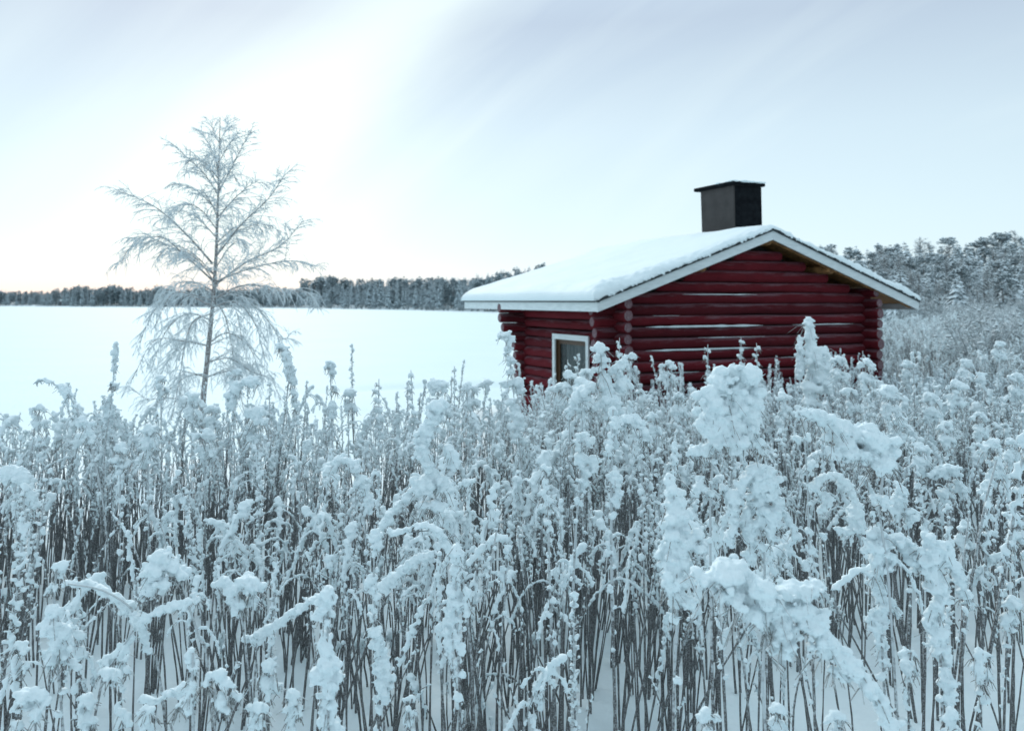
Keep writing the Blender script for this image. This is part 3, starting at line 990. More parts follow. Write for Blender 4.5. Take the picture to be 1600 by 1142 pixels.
def in_cabin(x, y, m=0.35):
    dx_, dy_ = x - A.x, y - A.y
    u = dx_ * ca + dy_ * sa; v = -dx_ * sa + dy_ * ca
    return U0 - m < u < U1 + m and V0 - m < v < V1 + m


def patch_far(x):
    if x < -3.5: return 7.2
    if x < -0.5: return 7.2 + 0.6 * sm(-3.5, -0.5, x)
    if x < 0.8: return 7.8 + 3.2 * sm(-0.5, 0.8, x)
    if x < 5: return 11.0 + (x - 0.8) * 0.45
    return 30


pts = []
prg = random.Random(11)


def clump(x, y): return 0.5 + 0.5 * noise.noise(Vector((x * 0.9, y * 0.9, 4.0)))


for _ in range(14000):
    y = 2.55 + (30 - 2.55) * prg.random() ** 1.6
    hw = 0.70 * y + 0.6
    x = prg.uniform(-hw, hw)
    area_w = 2 * hw * 27.4 * 1.6 * ((y - 2.55) / 27.45 + 1e-4) ** (0.6 / 1.6)     # inverse sampling density, m2
    dens = 37 if y < 8 else (36 if y < 12 else 22)
    if y < 3.1: dens *= 0.35
    elif y < 4.3: dens *= 0.8
    if y < 5.5: dens *= 0.55 + 0.85 * sm(0.38, 0.60, clump(x, y))                 # gaps where the snow shows
    pr = dens * area_w / 14000
    if prg.random() > pr: continue
    if y > patch_far(x) + 0.5 * noise.noise(Vector((x, y, 9))): continue
    if in_cabin(x, y): continue
    pts.append((x, y))
placed = []
for x, y in pts:
    sc = prg.gauss(0.98, 0.10)
    if prg.random() < 0.05: sc *= 1.13
    if y < 5: sc *= 0.95
    sc *= prg.uniform(0.82, 1.06)
    if x < -0.5: sc *= 0.99 - 0.10 * sm(4, 7, y)
    if y > 7 and -0.5 < x < 5: sc *= 0.94
    if y > 12: sc *= 1.0
    sc = min(max(sc, 0.62), 1.25)
    if x > 5.2 and y > 9: sc = min(sc, 1.08)
    placed.append((sc / y, x, y, gz(x, y) - 0.01, sc, prg.uniform(0, 2 * PI), prg.gauss(0, 0.07 if prg.random() > 0.1 else 0.24), prg.gauss(0, 0.07 if prg.random() > 0.1 else 0.2)))
placed.sort(reverse=True)
# snow heaped and hollowed round the stalks close to the viewer
nvg = len(GROUND.data.vertices); gc = np.empty(nvg * 3); GROUND.data.vertices.foreach_get('co', gc); gc = gc.reshape(-1, 3)
near_v = np.where((gc[:, 1] > 2.3) & (gc[:, 1] < 7.2) & (np.abs(gc[:, 0]) < 6))[0]
sub_v = gc[near_v]
for p in placed:
    if p[2] > 7: continue
    r2 = (sub_v[:, 0] - p[1]) ** 2 + (sub_v[:, 1] - p[2]) ** 2
    sub_v[:, 2] += prg.uniform(0.01, 0.045) * np.exp(-r2 / prg.uniform(0.006, 0.02)) - 0.02 * np.exp(-r2 / 0.0012)
gc[near_v] = sub_v; GROUND.data.vertices.foreach_set('co', gc.ravel()); GROUND.data.update()
N_IND = 225
print('plants', len(placed))
zones = [(-9, -0.30, 'left of the birch'), (-0.30, -0.10, 'right of the birch'), (-0.10, 0.08, 'left of the cabin window'),
         (0.08, 0.33, 'before the cabin gable'), (0.33, 9, 'right of the cabin')]
kwords = {'plume': 'with drooping plume', 'spike': 'with upright spike', 'head': 'with round snow cap',
          'leafy': 'with many snowy leaves', 'bare': 'almost bare', 'stub': 'short, broken, snow-capped', 'arch': 'bent over in a snowy arch'}
ind_count = {}
proto_roots = []
for i, (_, x, y, z, sc, rz, tx, ty) in enumerate(placed[:N_IND]):
    kd, (ms_, md, mw) = protos[prg.randrange(len(protos))] if prg.random() > 0.10 else stubs[prg.randrange(4)]
    root = empty('snowy_weed', (x, y, z), rz); root.rotation_euler = (tx, ty, rz); root.scale = (sc, sc, sc)
    zn = next(zz3[2] for zz3 in zones if zz3[0] <= x / y < zz3[1])
    depth = 'near front' if y < 3.6 else 'deeper in the thicket'
    tag(root, 'snowy weed %s, %s, %s' % (kwords[kd], depth, zn), 'weed', 'snow-covered weeds of the thicket')
    mesh_obj('stem', ms_, None, root); tag(mesh_obj('seed_head', md, None, root), kind='stuff'); tag(mesh_obj('snow', mw, None, root), kind='stuff')

# the rest of the thicket: one uncountable mass
rest = placed[N_IND:]
me = bpy.data.meshes.new('thicket_points'); me.from_pydata([(p[1], p[2], p[3]) for p in rest], [], [])
at_i = me.attributes.new('pick', 'INT', 'POINT'); at_i.data.foreach_set('value', [prg.randrange(len(mass_idx)) for _ in rest])
at_s = me.attributes.new('size', 'FLOAT', 'POINT'); at_s.data.foreach_set('value', [p[4] for p in rest])
at_r = me.attributes.new('turn', 'FLOAT_VECTOR', 'POINT')
at_r.data.foreach_set('vector', [c for p in rest for c in (p[6], p[7], p[5])])


def scatter(name, me, coll):
    o = bpy.data.objects.new(name, me); COL.objects.link(o)
    ng = bpy.data.node_groups.new(name, 'GeometryNodeTree')
    ng.interface.new_socket('Geometry', in_out='INPUT', socket_type='NodeSocketGeometry')
    ng.interface.new_socket('Geometry', in_out='OUTPUT', socket_type='NodeSocketGeometry')
    gi = ng.nodes.new('NodeGroupInput'); go = ng.nodes.new('NodeGroupOutput')
    m2p = ng.nodes.new('GeometryNodeMeshToPoints'); ci = ng.nodes.new('GeometryNodeCollectionInfo')
    ci.inputs[0].default_value = coll; ci.inputs['Separate Children'].default_value = True; ci.inputs['Reset Children'].default_value = True
    iop = ng.nodes.new('GeometryNodeInstanceOnPoints'); iop.inputs['Pick Instance'].default_value = True
    def attr(nm, ty):
        a = ng.nodes.new('GeometryNodeInputNamedAttribute'); a.data_type = ty; a.inputs[0].default_value = nm; return a.outputs[0]
    L = ng.links.new
    L(gi.outputs[0], m2p.inputs[0]); L(m2p.outputs[0], iop.inputs['Points']); L(ci.outputs[0], iop.inputs['Instance'])
    L(attr('pick', 'INT'), iop.inputs['Instance Index']); L(attr('turn', 'FLOAT_VECTOR'), iop.inputs['Rotation']); L(attr('size', 'FLOAT'), iop.inputs['Scale'])
    L(iop.outputs[0], go.inputs[0])
    md_ = o.modifiers.new('scatter', 'NODES'); md_.node_group = ng
    return o


tag(scatter('weed_thicket', me, MASS), 'dense thicket of frosted weeds around the cabin', 'undergrowth', kind='stuff')


# ------------------------------------------------------------------ the weeds that stand out, one by one
HERO_N = [0]


def hero(label, d, stem, snows, twigs=30, r=0.0055, voxel=0.0036, leaves=0, lsize=0.018, seed=0, branches=(), dd=0.0, crumb=1.0):
    """stem: photo pixels from low to tip at distance d; snows: [(pixel path, radius px at start, at end)]"""
    rg = random.Random(hash(label) % 1 + seed + int(d * 1000) + len(label) * 31)
    P = [at(x, y, d + dd * i / max(1, len(stem) - 1)) for i, (x, y) in enumerate(stem)]
    base = P[0].copy(); g0 = gz(base.x, base.y)
    if base.z > g0 + 0.05:
        dirx = (P[0] - P[1]); k3 = (base.z - g0) / max(0.05, -dirx.z) if dirx.z < -0.01 else 0
        foot = Vector((base.x + max(-0.15, min(0.15, dirx.x * k3 * 0.4)), d, g0 - 0.02))
        P = [foot] + P
    path = spline(P, 0.03)
    org = path[0].copy()
    path = [p - org for p in path]
    st = MB(); sdm = MB(); blobs = []
    stem_tube(st, rg, path, r, r * 0.45)
    px = d / F
    allp = []
    for j, (sp_, r0, r1) in enumerate(snows):
        off = rg.uniform(-0.02, 0.02)
        q = [at(x, y, d + off) - org for x, y in sp_]
        rr = max(r0, r1) * px
        line = spline(q, max(0.006, min(r0, r1) * px * 0.55))
        # the snow sits on a twig of its own where it leaves the stem
        stem_tube(sdm, rg, line, 0.0028, 0.0016, 5)
        lump_line(rg, blobs, line, r0 * px, r1 * px, crumb, up=0.25)
        allp += line
        twig_bits(rg, sdm, line, rr * 1.6, int(twigs / len(snows)) + 1, 0.0014)
    for br in branches:
        q = [at(x, y, d) - org for x, y in br]; stem_tube(st, rg, spline(q, 0.03), r * 0.7, r * 0.4)
    if leaves: leaf_lumps(rg, blobs, sdm, path, 0.42 if leaves > 13 else 0.62, 0.98, int(leaves * 1.4), lsize * 1.15)
    root = empty('snowy_weed', org)
    tag(root, label, 'weed', 'snow-covered weeds of the thicket')
    a = st.mesh('stem'); a.materials.append(M_stem); mesh_obj('stem', a, None, root)
    a = sdm.mesh('seed_head'); a.materials.append(M_seed); tag(mesh_obj('seed_head', a, None, root), kind='stuff')
    tag(mesh_obj('snow', snow_mesh('snow', blobs, voxel, 2), None, root), kind='stuff')
    return root


hero('tall weed bowed by a huge cone of snow in front of the gable wall', 2.5,
     [(1112, 1000), (1110, 860), (1112, 740), (1128, 640), (1150, 595), (1172, 640), (1180, 700)],
     [([(1108, 680), (1112, 630), (1135, 588), (1158, 592), (1176, 632)], 20, 24), ([(1120, 690), (1128, 640), (1145, 610)], 24, 26), ([(1160, 700), (1168, 660), (1158, 620)], 20, 24),
      ([(1140, 690), (1146, 650), (1150, 620)], 26, 26), ([(1078, 712), (1095, 705), (1108, 700)], 12, 14), ([(1190, 705), (1184, 690)], 11, 10), ([(1098, 745), (1086, 775)], 9, 8), ([(1128, 760), (1140, 790)], 9, 7)], 90, leaves=10)
hero('bent weed holding a long horizontal snow roll, its tip pointing at the cabin', 2.3,
     [(1392, 960), (1382, 860), (1374, 790), (1380, 735), (1372, 700), (1330, 682), (1290, 662), (1248, 648)],
     [([(1385, 715), (1370, 692), (1338, 682), (1300, 672)], 30, 25), ([(1308, 672), (1285, 655), (1262, 648), (1246, 645)], 19, 10), ([(1392, 730), (1370, 725)], 16, 14),
      ([(1368, 775), (1386, 795)], 11, 9), ([(1300, 705), (1340, 712), (1372, 718)], 11, 14), ([(1362, 800), (1366, 812)], 7, 7)], 110, leaves=9)
hero('weed with one side branch looping over like a snowy hook', 2.5,
     [(1268, 960), (1264, 860), (1262, 760), (1258, 700), (1254, 655)],
     [([(1268, 765), (1290, 746), (1312, 746), (1330, 768), (1338, 795)], 7, 8), ([(1338, 792), (1338, 815), (1325, 832), (1308, 826)], 13, 10), ([(1262, 740), (1272, 722)], 9, 8), ([(1280, 770), (1295, 785), (1286, 800)], 9, 8), ([(1246, 684), (1250, 690)], 8, 7),
      ([(1285, 838), (1290, 838)], 8, 7)], 30, leaves=15)
hero('weed with an arched snowy crown left of the hooked branch', 2.5,
     [(1196, 960), (1194, 860), (1190, 780), (1184, 728)],
     [([(1140, 850), (1144, 800), (1160, 758), (1182, 734), (1200, 745), (1212, 790)], 9, 14), ([(1184, 735), (1188, 780), (1184, 830)], 17, 11), ([(1168, 800), (1172, 850), (1176, 880)], 12, 9), ([(1205, 800), (1206, 850)], 14, 9), ([(1150, 812), (1165, 822)], 8, 7), ([(1218, 795), (1235, 820), (1242, 840)], 8, 6)], 60, leaves=10)
hero('thick upright column of crumbly snow beside the long horizontal roll in front', 2.0,
     [(1052, 1200), (1054, 1050), (1058, 960), (1054, 880), (1056, 800), (1046, 745)],
     [([(1045, 745), (1058, 790), (1060, 850), (1056, 905)], 15, 27), ([(1050, 880), (1052, 930), (1072, 945)], 20, 16), ([(1036, 900), (1045, 930)], 10, 10)], 50, voxel=0.0038, leaves=4)
hero('nearest weed, collapsed under a massive snow roll that trails down to the right', 1.75,
     [(1200, 1300), (1196, 1150), (1192, 1050), (1205, 960), (1240, 935)],
     [([(1098, 908), (1125, 900), (1160, 906), (1192, 918)], 31, 40), ([(1140, 932), (1195, 940)], 30, 34), ([(1205, 940), (1222, 985), (1226, 1020)], 32, 20), ([(1215, 925), (1250, 930), (1272, 912)], 25, 16),
      ([(1245, 950), (1275, 985), (1290, 1020)], 30, 24), ([(1290, 1000), (1325, 1035), (1360, 1075), (1385, 1120), (1400, 1160)], 17, 13), ([(1300, 1045), (1318, 1060)], 14, 9), ([(1190, 960), (1196, 985)], 16, 10)], 120, r=0.006, voxel=0.0036)
hero('snow-plastered weed with a snow bridge to its neighbour, lower right', 2.35,
     [(1380, 1250), (1382, 1100), (1376, 980), (1372, 900), (1368, 835)],
     [([(1372, 838), (1376, 870), (1366, 900)], 22, 17), ([(1385, 850), (1412, 845), (1425, 870), (1432, 890)], 14, 15), ([(1372, 905), (1380, 950), (1372, 990)], 12, 10), ([(1390, 940), (1402, 960)], 10, 8), ([(1360, 960), (1366, 985)], 8, 8), ([(1376, 1000), (1380, 1040)], 9, 8)], 50, leaves=12)
hero('tall snowy column with bulging lumps at the right, beside the snow bridge', 2.3,
     [(1475, 1250), (1472, 1100), (1468, 980), (1464, 900), (1452, 830)],
     [([(1448, 838), (1458, 870), (1464, 910), (1462, 960)], 16, 15), ([(1470, 850), (1490, 880), (1502, 915)], 14, 12), ([(1505, 925), (1512, 940)], 15, 13), ([(1458, 965), (1466, 1005), (1474, 1040)], 17, 13), ([(1440, 860), (1446, 890)], 10, 9), ([(1476, 1050), (1484, 1100)], 11, 9)], 50, leaves=14)
hero('slim weed with a soft snow knob and long bare frosted stem right of centre', 2.9,
     [(888, 1160), (893, 1000), (898, 860), (905, 760), (908, 690)],
     [([(900, 690), (912, 684), (922, 692)], 14, 12), ([(906, 710), (912, 745), (910, 765)], 11, 9), ([(928, 715), (930, 740)], 8, 7)], 30, r=0.008, leaves=7)
hero('weed topped by an egg-shaped snow ball overlapping the window frame', 3.6,
     [(962, 900), (955, 760), (948, 660), (942, 590), (940, 545)],
     [([(938, 545), (940, 562), (938, 580)], 20, 17), ([(945, 590), (950, 620), (956, 650)], 13, 17), ([(925, 605), (905, 625), (892, 645)], 14, 11), ([(975, 560), (968, 580), (972, 610)], 11, 13), ([(960, 660), (962, 700)], 13, 9)], 60, leaves=10)
hero('tall twin-tipped weed with snowy cone against the red gable logs', 6.0,
     [(1270, 760), (1268, 640), (1268, 560), (1264, 500)],
     [([(1262, 498), (1266, 530), (1272, 570), (1282, 600)], 7, 17), ([(1250, 525), (1250, 560), (1250, 590)], 5, 8), ([(1285, 545), (1292, 580), (1290, 610)], 9, 13), ([(1262, 600), (1262, 640)], 14, 12)], 90, voxel=0.0075, leaves=8)
hero('tall leaning snowy spike standing before the left corner of the cabin', 4.2,
     [(818, 800), (812, 700), (803, 620), (796, 560), (786, 520)],
     [([(782, 527), (790, 524), (797, 536)], 9, 8), ([(795, 548), (790, 552)], 7, 6), ([(797, 562), (800, 566)], 9, 7), ([(798, 580), (796, 584)], 8, 6), ([(790, 602), (804, 600), (816, 612)], 12, 12), ([(802, 630), (806, 660), (816, 690)], 14, 15)], 40, leaves=9)
hero('tall brown-cored spike over the lake, right of the birch, leaning left', 4.2,
     [(470, 820), (466, 700), (462, 640), (452, 580), (438, 538)],
     [([(436, 540), (444, 546)], 7, 8), ([(444, 552), (452, 575), (458, 600)], 8, 7), ([(458, 610), (462, 640)], 6, 6)], 150, leaves=10)
hero('lone dark spike rising over the lake at the far left', 4.4,
     [(160, 800), (164, 700), (172, 640), (178, 580), (180, 535)],
     [([(180, 536), (180, 560), (178, 580)], 4, 5), ([(176, 598), (176, 604)], 6, 5), ([(172, 620), (170, 650), (166, 680)], 6, 9)], 130, leaves=9, lsize=0.014)
hero('frosted spike with feathery top standing alone against the lake', 4.4,
     [(520, 800), (519, 700), (518, 640), (516, 570)],
     [([(510, 575), (518, 568), (520, 590)], 5, 6), ([(522, 605), (524, 612)], 6, 5), ([(518, 630), (518, 650)], 8, 8)], 110, leaves=10, lsize=0.014)
hero('curled over seed spray hanging left above the thicket edge', 3.6,
     [(170, 900), (160, 780), (140, 690), (122, 645), (105, 615), (80, 598), (58, 595)],
     [([(110, 618), (100, 606), (90, 603)], 8, 6), ([(82, 597), (66, 593), (56, 598)], 4, 4), ([(128, 655), (138, 672), (146, 690)], 10, 9)], 60, leaves=6)
hero('short weed under a flat cushion of snow at the left edge', 3.2,
     [(30, 960), (26, 860), (24, 780), (22, 745)], [([(6, 748), (22, 738), (40, 752)], 13, 14), ([(44, 765), (56, 790)], 10, 10)], 30, leaves=12)
hero('large rounded plume of snow beside the birch foot', 3.8,
     [(408, 900), (405, 780), (402, 700), (398, 655)],
     [([(392, 650), (398, 645), (408, 660)], 16, 15), ([(385, 670), (395, 685)], 13, 12), ([(362, 640), (368, 610), (388, 596), (404, 600)], 11, 9)], 60, leaves=12)
hero('weed with clustered snow ball in the centre, above the bent stalks', 2.9,
     [(690, 1000), (688, 900), (684, 820), (678, 745), (668, 670)],
     [([(655, 765), (675, 750), (695, 762)], 20, 20), ([(668, 735), (660, 700), (672, 660), (690, 630)], 15, 13), ([(640, 775), (615, 800), (592, 830)], 11, 8), ([(700, 700), (710, 730)], 11, 9), ([(690, 790), (665, 790)], 16, 14), ([(722, 758), (738, 752)], 9, 7)], 110, leaves=8)
hero('snapped stalk forming a white snow bar that slopes down left in the centre', 2.5,
     [(600, 1100), (598, 1000), (592, 950), (598, 918)],
     [([(594, 925), (620, 898), (648, 876), (676, 866)], 10, 7)], 12, voxel=0.0035, leaves=0)
hero('wavy arched stalk capped by a smooth ribbon of snow in the centre', 2.5,
     [(740, 1100), (732, 980), (722, 900), (705, 850), (680, 828), (650, 830), (608, 832)],
     [([(606, 828), (625, 832), (650, 822), (676, 824), (694, 842)], 4, 8), ([(696, 848), (712, 872), (724, 905)], 8, 6)], 12, voxel=0.0035, leaves=0)
hero('thin bent stalk with a snow knob at its bend, right of the wavy arch', 2.7,
     [(784, 1150), (784, 1000), (790, 920), (789, 846)],
     [([(732, 880), (755, 855), (776, 840), (790, 846)], 4, 7), ([(784, 898), (786, 906)], 11, 9), ([(790, 852), (792, 868)], 6, 5)], 12, leaves=4)
hero('column with streaks of soft snow hanging on its stem, lower centre', 2.3,
     [(722, 1300), (720, 1150), (716, 1020), (712, 930), (716, 850)],
     [([(714, 852), (716, 880)], 9, 9), ([(712, 900), (708, 950), (706, 1010)], 8, 15), ([(728, 920), (732, 960)], 8, 7)], 40, leaves=12)
hero('lumpy weed column left of the sloping snow bar', 2.4,
     [(590, 1300), (592, 1150), (586, 1020), (584, 900), (586, 820)],
     [([(586, 830), (586, 860)], 10, 9), ([(580, 905), (584, 925)], 13, 11), ([(590, 985), (594, 1030), (600, 1090)], 10, 13), ([(578, 960), (584, 968)], 9, 8)], 40, leaves=16)
hero('tall snowy club with a wide lower half at the bottom edge, left of centre', 2.0,
     [(516, 1300), (514, 1180), (512, 1080), (512, 990), (514, 920)],
     [([(514, 918), (510, 945), (502, 965)], 9, 13), ([(506, 990), (514, 1030), (514, 1080)], 13, 19), ([(512, 1090), (512, 1130), (518, 1160)], 16, 14)], 40, leaves=5)
hero('long arched stalk wearing a smooth snow ridge, lower left', 2.3,
     [(252, 1075), (235, 1020), (218, 980), (205, 950), (160, 922), (106, 912)],
     [([(102, 911), (130, 912), (162, 922), (188, 940), (206, 962)], 5, 10), ([(208, 960), (222, 982), (232, 1020)], 9, 6)], 8, voxel=0.0034, r=0.005)
hero('stalk leaning across the long arch with a forked snow ridge, lower left', 2.25,
     [(150, 1110), (175, 1040), (208, 985)],
     [([(218, 974), (240, 960), (262, 950), (285, 946)], 8, 10), ([(285, 948), (296, 938)], 8, 9), ([(160, 1036), (186, 1020), (206, 996)], 11, 6)], 16, voxel=0.0036)
hero('weed with a hunched snow hood and dark bent stem, lower left', 2.3,
     [(326, 1060), (312, 1000), (296, 950), (285, 915), (262, 880)],
     [([(232, 928), (238, 900), (250, 874), (262, 868)], 15, 16), ([(262, 872), (272, 890), (290, 902)], 15, 11), ([(225, 920), (222, 935)], 9, 9), ([(262, 905), (255, 925)], 12, 10), ([(302, 930), (308, 940)], 8, 7)], 60)
hero('small weed under a wide cushion of snow left of centre', 2.35,
     [(392, 1150), (388, 1050), (380, 980), (376, 930)],
     [([(338, 916), (352, 908), (366, 922), (384, 918), (402, 920), (412, 915)], 8, 10), ([(370, 922), (384, 915), (394, 922)], 18, 16), ([(362, 940), (378, 946)], 14, 12), ([(392, 938), (398, 944)], 10, 9)], 70)
hero('broken stalk leaning up to the right under a smooth bar of snow', 2.4,
     [(396, 1140), (398, 1060), (402, 998)], [([(402, 992), (430, 976), (460, 956), (492, 936)], 9, 7), ([(404, 1000), (384, 996)], 12, 10), ([(492, 935), (500, 930)], 8, 6)], 14, voxel=0.0035)
hero('drooping plume plastered with snow at the lower left edge', 2.1,
     [(100, 1250), (98, 1140), (92, 1060), (84, 980), (88, 890)],
     [([(86, 886), (96, 884), (96, 900)], 10, 10), ([(84, 915), (76, 925)], 9, 8), ([(82, 950), (84, 975), (92, 1000)], 12, 20), ([(72, 1020), (90, 1030), (110, 1035)], 13, 15), ([(92, 1000), (100, 1020)], 17, 17)], 80, leaves=5)
hero('low weed under a snow dome at the bottom left corner', 1.95,
     [(54, 1250), (55, 1150), (56, 1090)], [([(40, 1095), (55, 1082), (70, 1096)], 15, 15), ([(60, 1110), (56, 1125)], 14, 10), ([(20, 1130), (34, 1136)], 12, 10)], 30)
hero('low weed with a smooth snow dome beside a speckled spike at the bottom', 1.95,
     [(332, 1250), (336, 1150), (336, 1075)], [([(322, 1068), (336, 1060), (350, 1070)], 17, 17), ([(345, 1085), (352, 1105)], 15, 13), ([(365, 1085), (372, 1092)], 9, 8)], 60)
hero('speckled upright spike beside the snow dome at the bottom', 1.95,
     [(300, 1250), (302, 1150), (300, 1080), (302, 1020)], [([(300, 1018), (302, 1050)], 7, 9), ([(300, 1060), (294, 1110)], 9, 10), ([(286, 1095), (278, 1110)], 10, 8)], 120)
hero('slanting snow-laden stalk at the bottom between dome and plume', 2.1,
     [(280, 1180), (250, 1130), (226, 1094)], [([(222, 1094), (245, 1092), (268, 1084), (284, 1074)], 8, 9), ([(160, 1050), (178, 1055), (176, 1070)], 12, 9), ([(190, 1110), (200, 1130)], 10, 10)], 30)
hero('small bottom-edge weed with an oval snow cap right of centre', 1.95,
     [(1108, 1300), (1110, 1200), (1110, 1130)], [([(1098, 1124), (1110, 1116), (1122, 1124)], 13, 13), ([(1110, 1140), (1112, 1150)], 12, 10)], 20)
hero('weed bending left under a flat snow slab in the left middle', 3.2,
     [(578, 960), (572, 860), (566, 780), (556, 745), (536, 728)], [([(512, 740), (524, 724), (545, 722), (560, 735)], 9, 11), ([(562, 745), (572, 770), (578, 800)], 10, 8)], 40, leaves=8)
hero('weed with a flat snow slab just right of the window', 3.3,
     [(1006, 900), (1004, 780), (1000, 700), (990, 668)], [([(968, 664), (985, 656), (1002, 664)], 11, 11), ([(1004, 672), (1016, 690)], 11, 9)], 40, leaves=12)
hero('weed with a slender rime-covered stem right of the snow knob', 2.8,
     [(962, 1160), (958, 1000), (955, 850), (956, 740), (958, 640)], [([(958, 640), (960, 670)], 8, 10), ([(950, 700), (954, 720)], 9, 9), ([(962, 740), (966, 790)], 10, 8)], 30, r=0.008, leaves=16)
hero('rime-covered stalk left of the snow knob with small nodding head', 2.8,
     [(868, 1160), (862, 1000), (858, 880), (856, 780), (850, 730)], [([(848, 730), (856, 738)], 8, 8), ([(852, 770), (860, 790)], 10, 8)], 30, r=0.0085, leaves=14)
hero('drooping snowy weed right of the tall column at the right', 3.0,
     [(1420, 1000), (1424, 900), (1418, 820), (1408, 760)], [([(1404, 756), (1412, 790), (1424, 815)], 12, 12), ([(1396, 790), (1402, 812)], 9, 9)], 30, leaves=10)
hero('weed with leaning rounded snow head near the right edge', 3.3,
     [(1560, 1050), (1556, 900), (1548, 760), (1546, 700)], [([(1540, 702), (1552, 694)], 14, 13), ([(1556, 720), (1560, 745)], 10, 9), ([(1546, 750), (1530, 770)], 10, 8)], 30, leaves=12)
hero('stalk carrying a thick snow shelf in the right distance', 3.8,
     [(1480, 900), (1486, 820), (1482, 745)], [([(1462, 742), (1480, 732), (1498, 742)], 12, 12), ([(1498, 752), (1506, 775)], 10, 9), ([(1470, 765), (1478, 785)], 10, 8)], 30, leaves=12)

sky_rg = random.Random(77)


def spike_at(px, top, d, label, n=7, r=6, lean=0):
    h = 330
    stem = [(px - lean * 1.5, top + h), (px - lean, top + h * 0.55), (px - lean * 0.4, top + h * 0.25), (px, top)]
    sn = []
    for i in range(n):
        t = i / n; y = top + 6 + 95 * t
        xx = px - lean * 0.4 * (y - top) / (h * 0.25) + sky_rg.uniform(-4, 4)
        rr = r * (0.55 + 0.7 * t) * sky_rg.uniform(0.7, 1.2)
        sn.append(([(xx - rr * 0.5, y), (xx + rr * 0.5, y + 4)], rr, rr * 0.8))
    return hero(label, d, stem, sn, 70, voxel=0.0045, leaves=9)


def dome_at(px, top, d, label, r=15, lean=0):
    r *= 0.82
    stem = [(px - lean, top + 330), (px - lean * 0.6, top + 170), (px, top + 30), (px + 4, top + r * 0.7)]
    sn = [([(px - r * 0.6, top + r * 1.1), (px, top + r * 0.7), (px + r * 0.7, top + r * 1.2)], r * 0.8, r * 0.7),
          ([(px - r * 0.3, top + r * 2.2), (px - r * 0.1, top + r * 4)], r * 0.8, r * 0.5), ([(px + r * 0.8, top + r * 2.6), (px + r, top + r * 3.6)], r * 0.55, r * 0.4)]
    return hero(label, d, stem, sn, 50, voxel=0.0045, leaves=10)


spike_at(887, 562, 4.6, 'short snowy spike seen against the dark window pane, the left one of two', 6, 6)
spike_at(903, 552, 4.8, 'thin snowy spike in front of the curtain, the right one of two', 6, 4)
dome_at(876, 596, 4.3, 'round snow-capped weed under the lower left corner of the window', 15)
dome_at(312, 622, 5.0, 'snow-capped weed standing right in front of the birch trunk', 14)
dome_at(330, 630, 4.7, 'lumpy snowy weed just right of the birch trunk base', 14, 6)
dome_at(320, 668, 4.0, 'broad-capped weed below the birch trunk, lower of three', 17)
dome_at(890, 578, 4.1, 'lumpy snowy weed hiding the lower half of the window, left side', 13)
dome_at(915, 574, 4.3, 'lumpy snowy weed hiding the lower right corner of the window', 13)
dome_at(912, 590, 4.0, 'broad snowy hump of weed just below the window glass', 18, 8)
dome_at(986, 548, 4.8, 'weed with forked snowy top at the near log corner', 12)
spike_at(968, 528, 5.2, 'short spike rising at the near corner log ends', 6, 5)
dome_at(1042, 560, 5.0, 'snowy weed against the gable with an open curl on top', 13)
spike_at(1106, 538, 5.2, 'slim snowy spike left of the giant snow cone', 7, 6)
spike_at(1158, 526, 6.0, 'pointed snowy spike right above the giant snow cone', 8, 6)
spike_at(1182, 536, 6.0, 'pointed snowy spike leaning left beyond the giant snow cone', 8, 6, -8)
dome_at(1310, 552, 5.5, 'rounded snowy weed right of the twin-tipped cone', 15)
dome_at(1352, 556, 5.0, 'rounded snowy weed before the far right log corner', 16)
dome_at(1388, 600, 4.2, 'bulky snow-capped weed below the far right log corner', 18)
spike_at(1348, 548, 6.5, 'tiny spike against the far right log corner', 6, 4)
spike_at(592, 592, 4.6, 'snowy spike with thick middle over the lake, second right of the feathery one', 7, 8)
spike_at(642, 578, 4.8, 'left-leaning lumpy spike over the lake in the centre', 8, 7, -10)
spike_at(710, 572, 5.2, 'thin dark spike over the lake nearest the cabin', 7, 4)
dome_at(684, 592, 4.4, 'large double-headed snowy weed over the lake in the centre', 20)
dome_at(545, 606, 4.6, 'small weed with round snow knob at the lake edge of the thicket', 12)
dome_at(736, 598, 4.8, 'snowy weed with bent head between thin spike and cabin', 13, 8)
dome_at(366, 574, 4.6, 'snow-knobbed weed in front of the birch foot', 11)
dome_at(252, 585, 4.6, 'nodding snowy weed left of the birch trunk', 10)
dome_at(300, 612, 4.2, 'flat-capped snowy weed under the birch', 14)
dome_at(60, 628, 4.0, 'fluffy round snowy weed under the curled spray', 14)
dome_at(232, 660, 3.6, 'umbrella-shaped snow cap on a weed left of the birch foot', 15)
dome_at(188, 690, 3.5, 'domed snowy weed below the lone dark spike', 14)
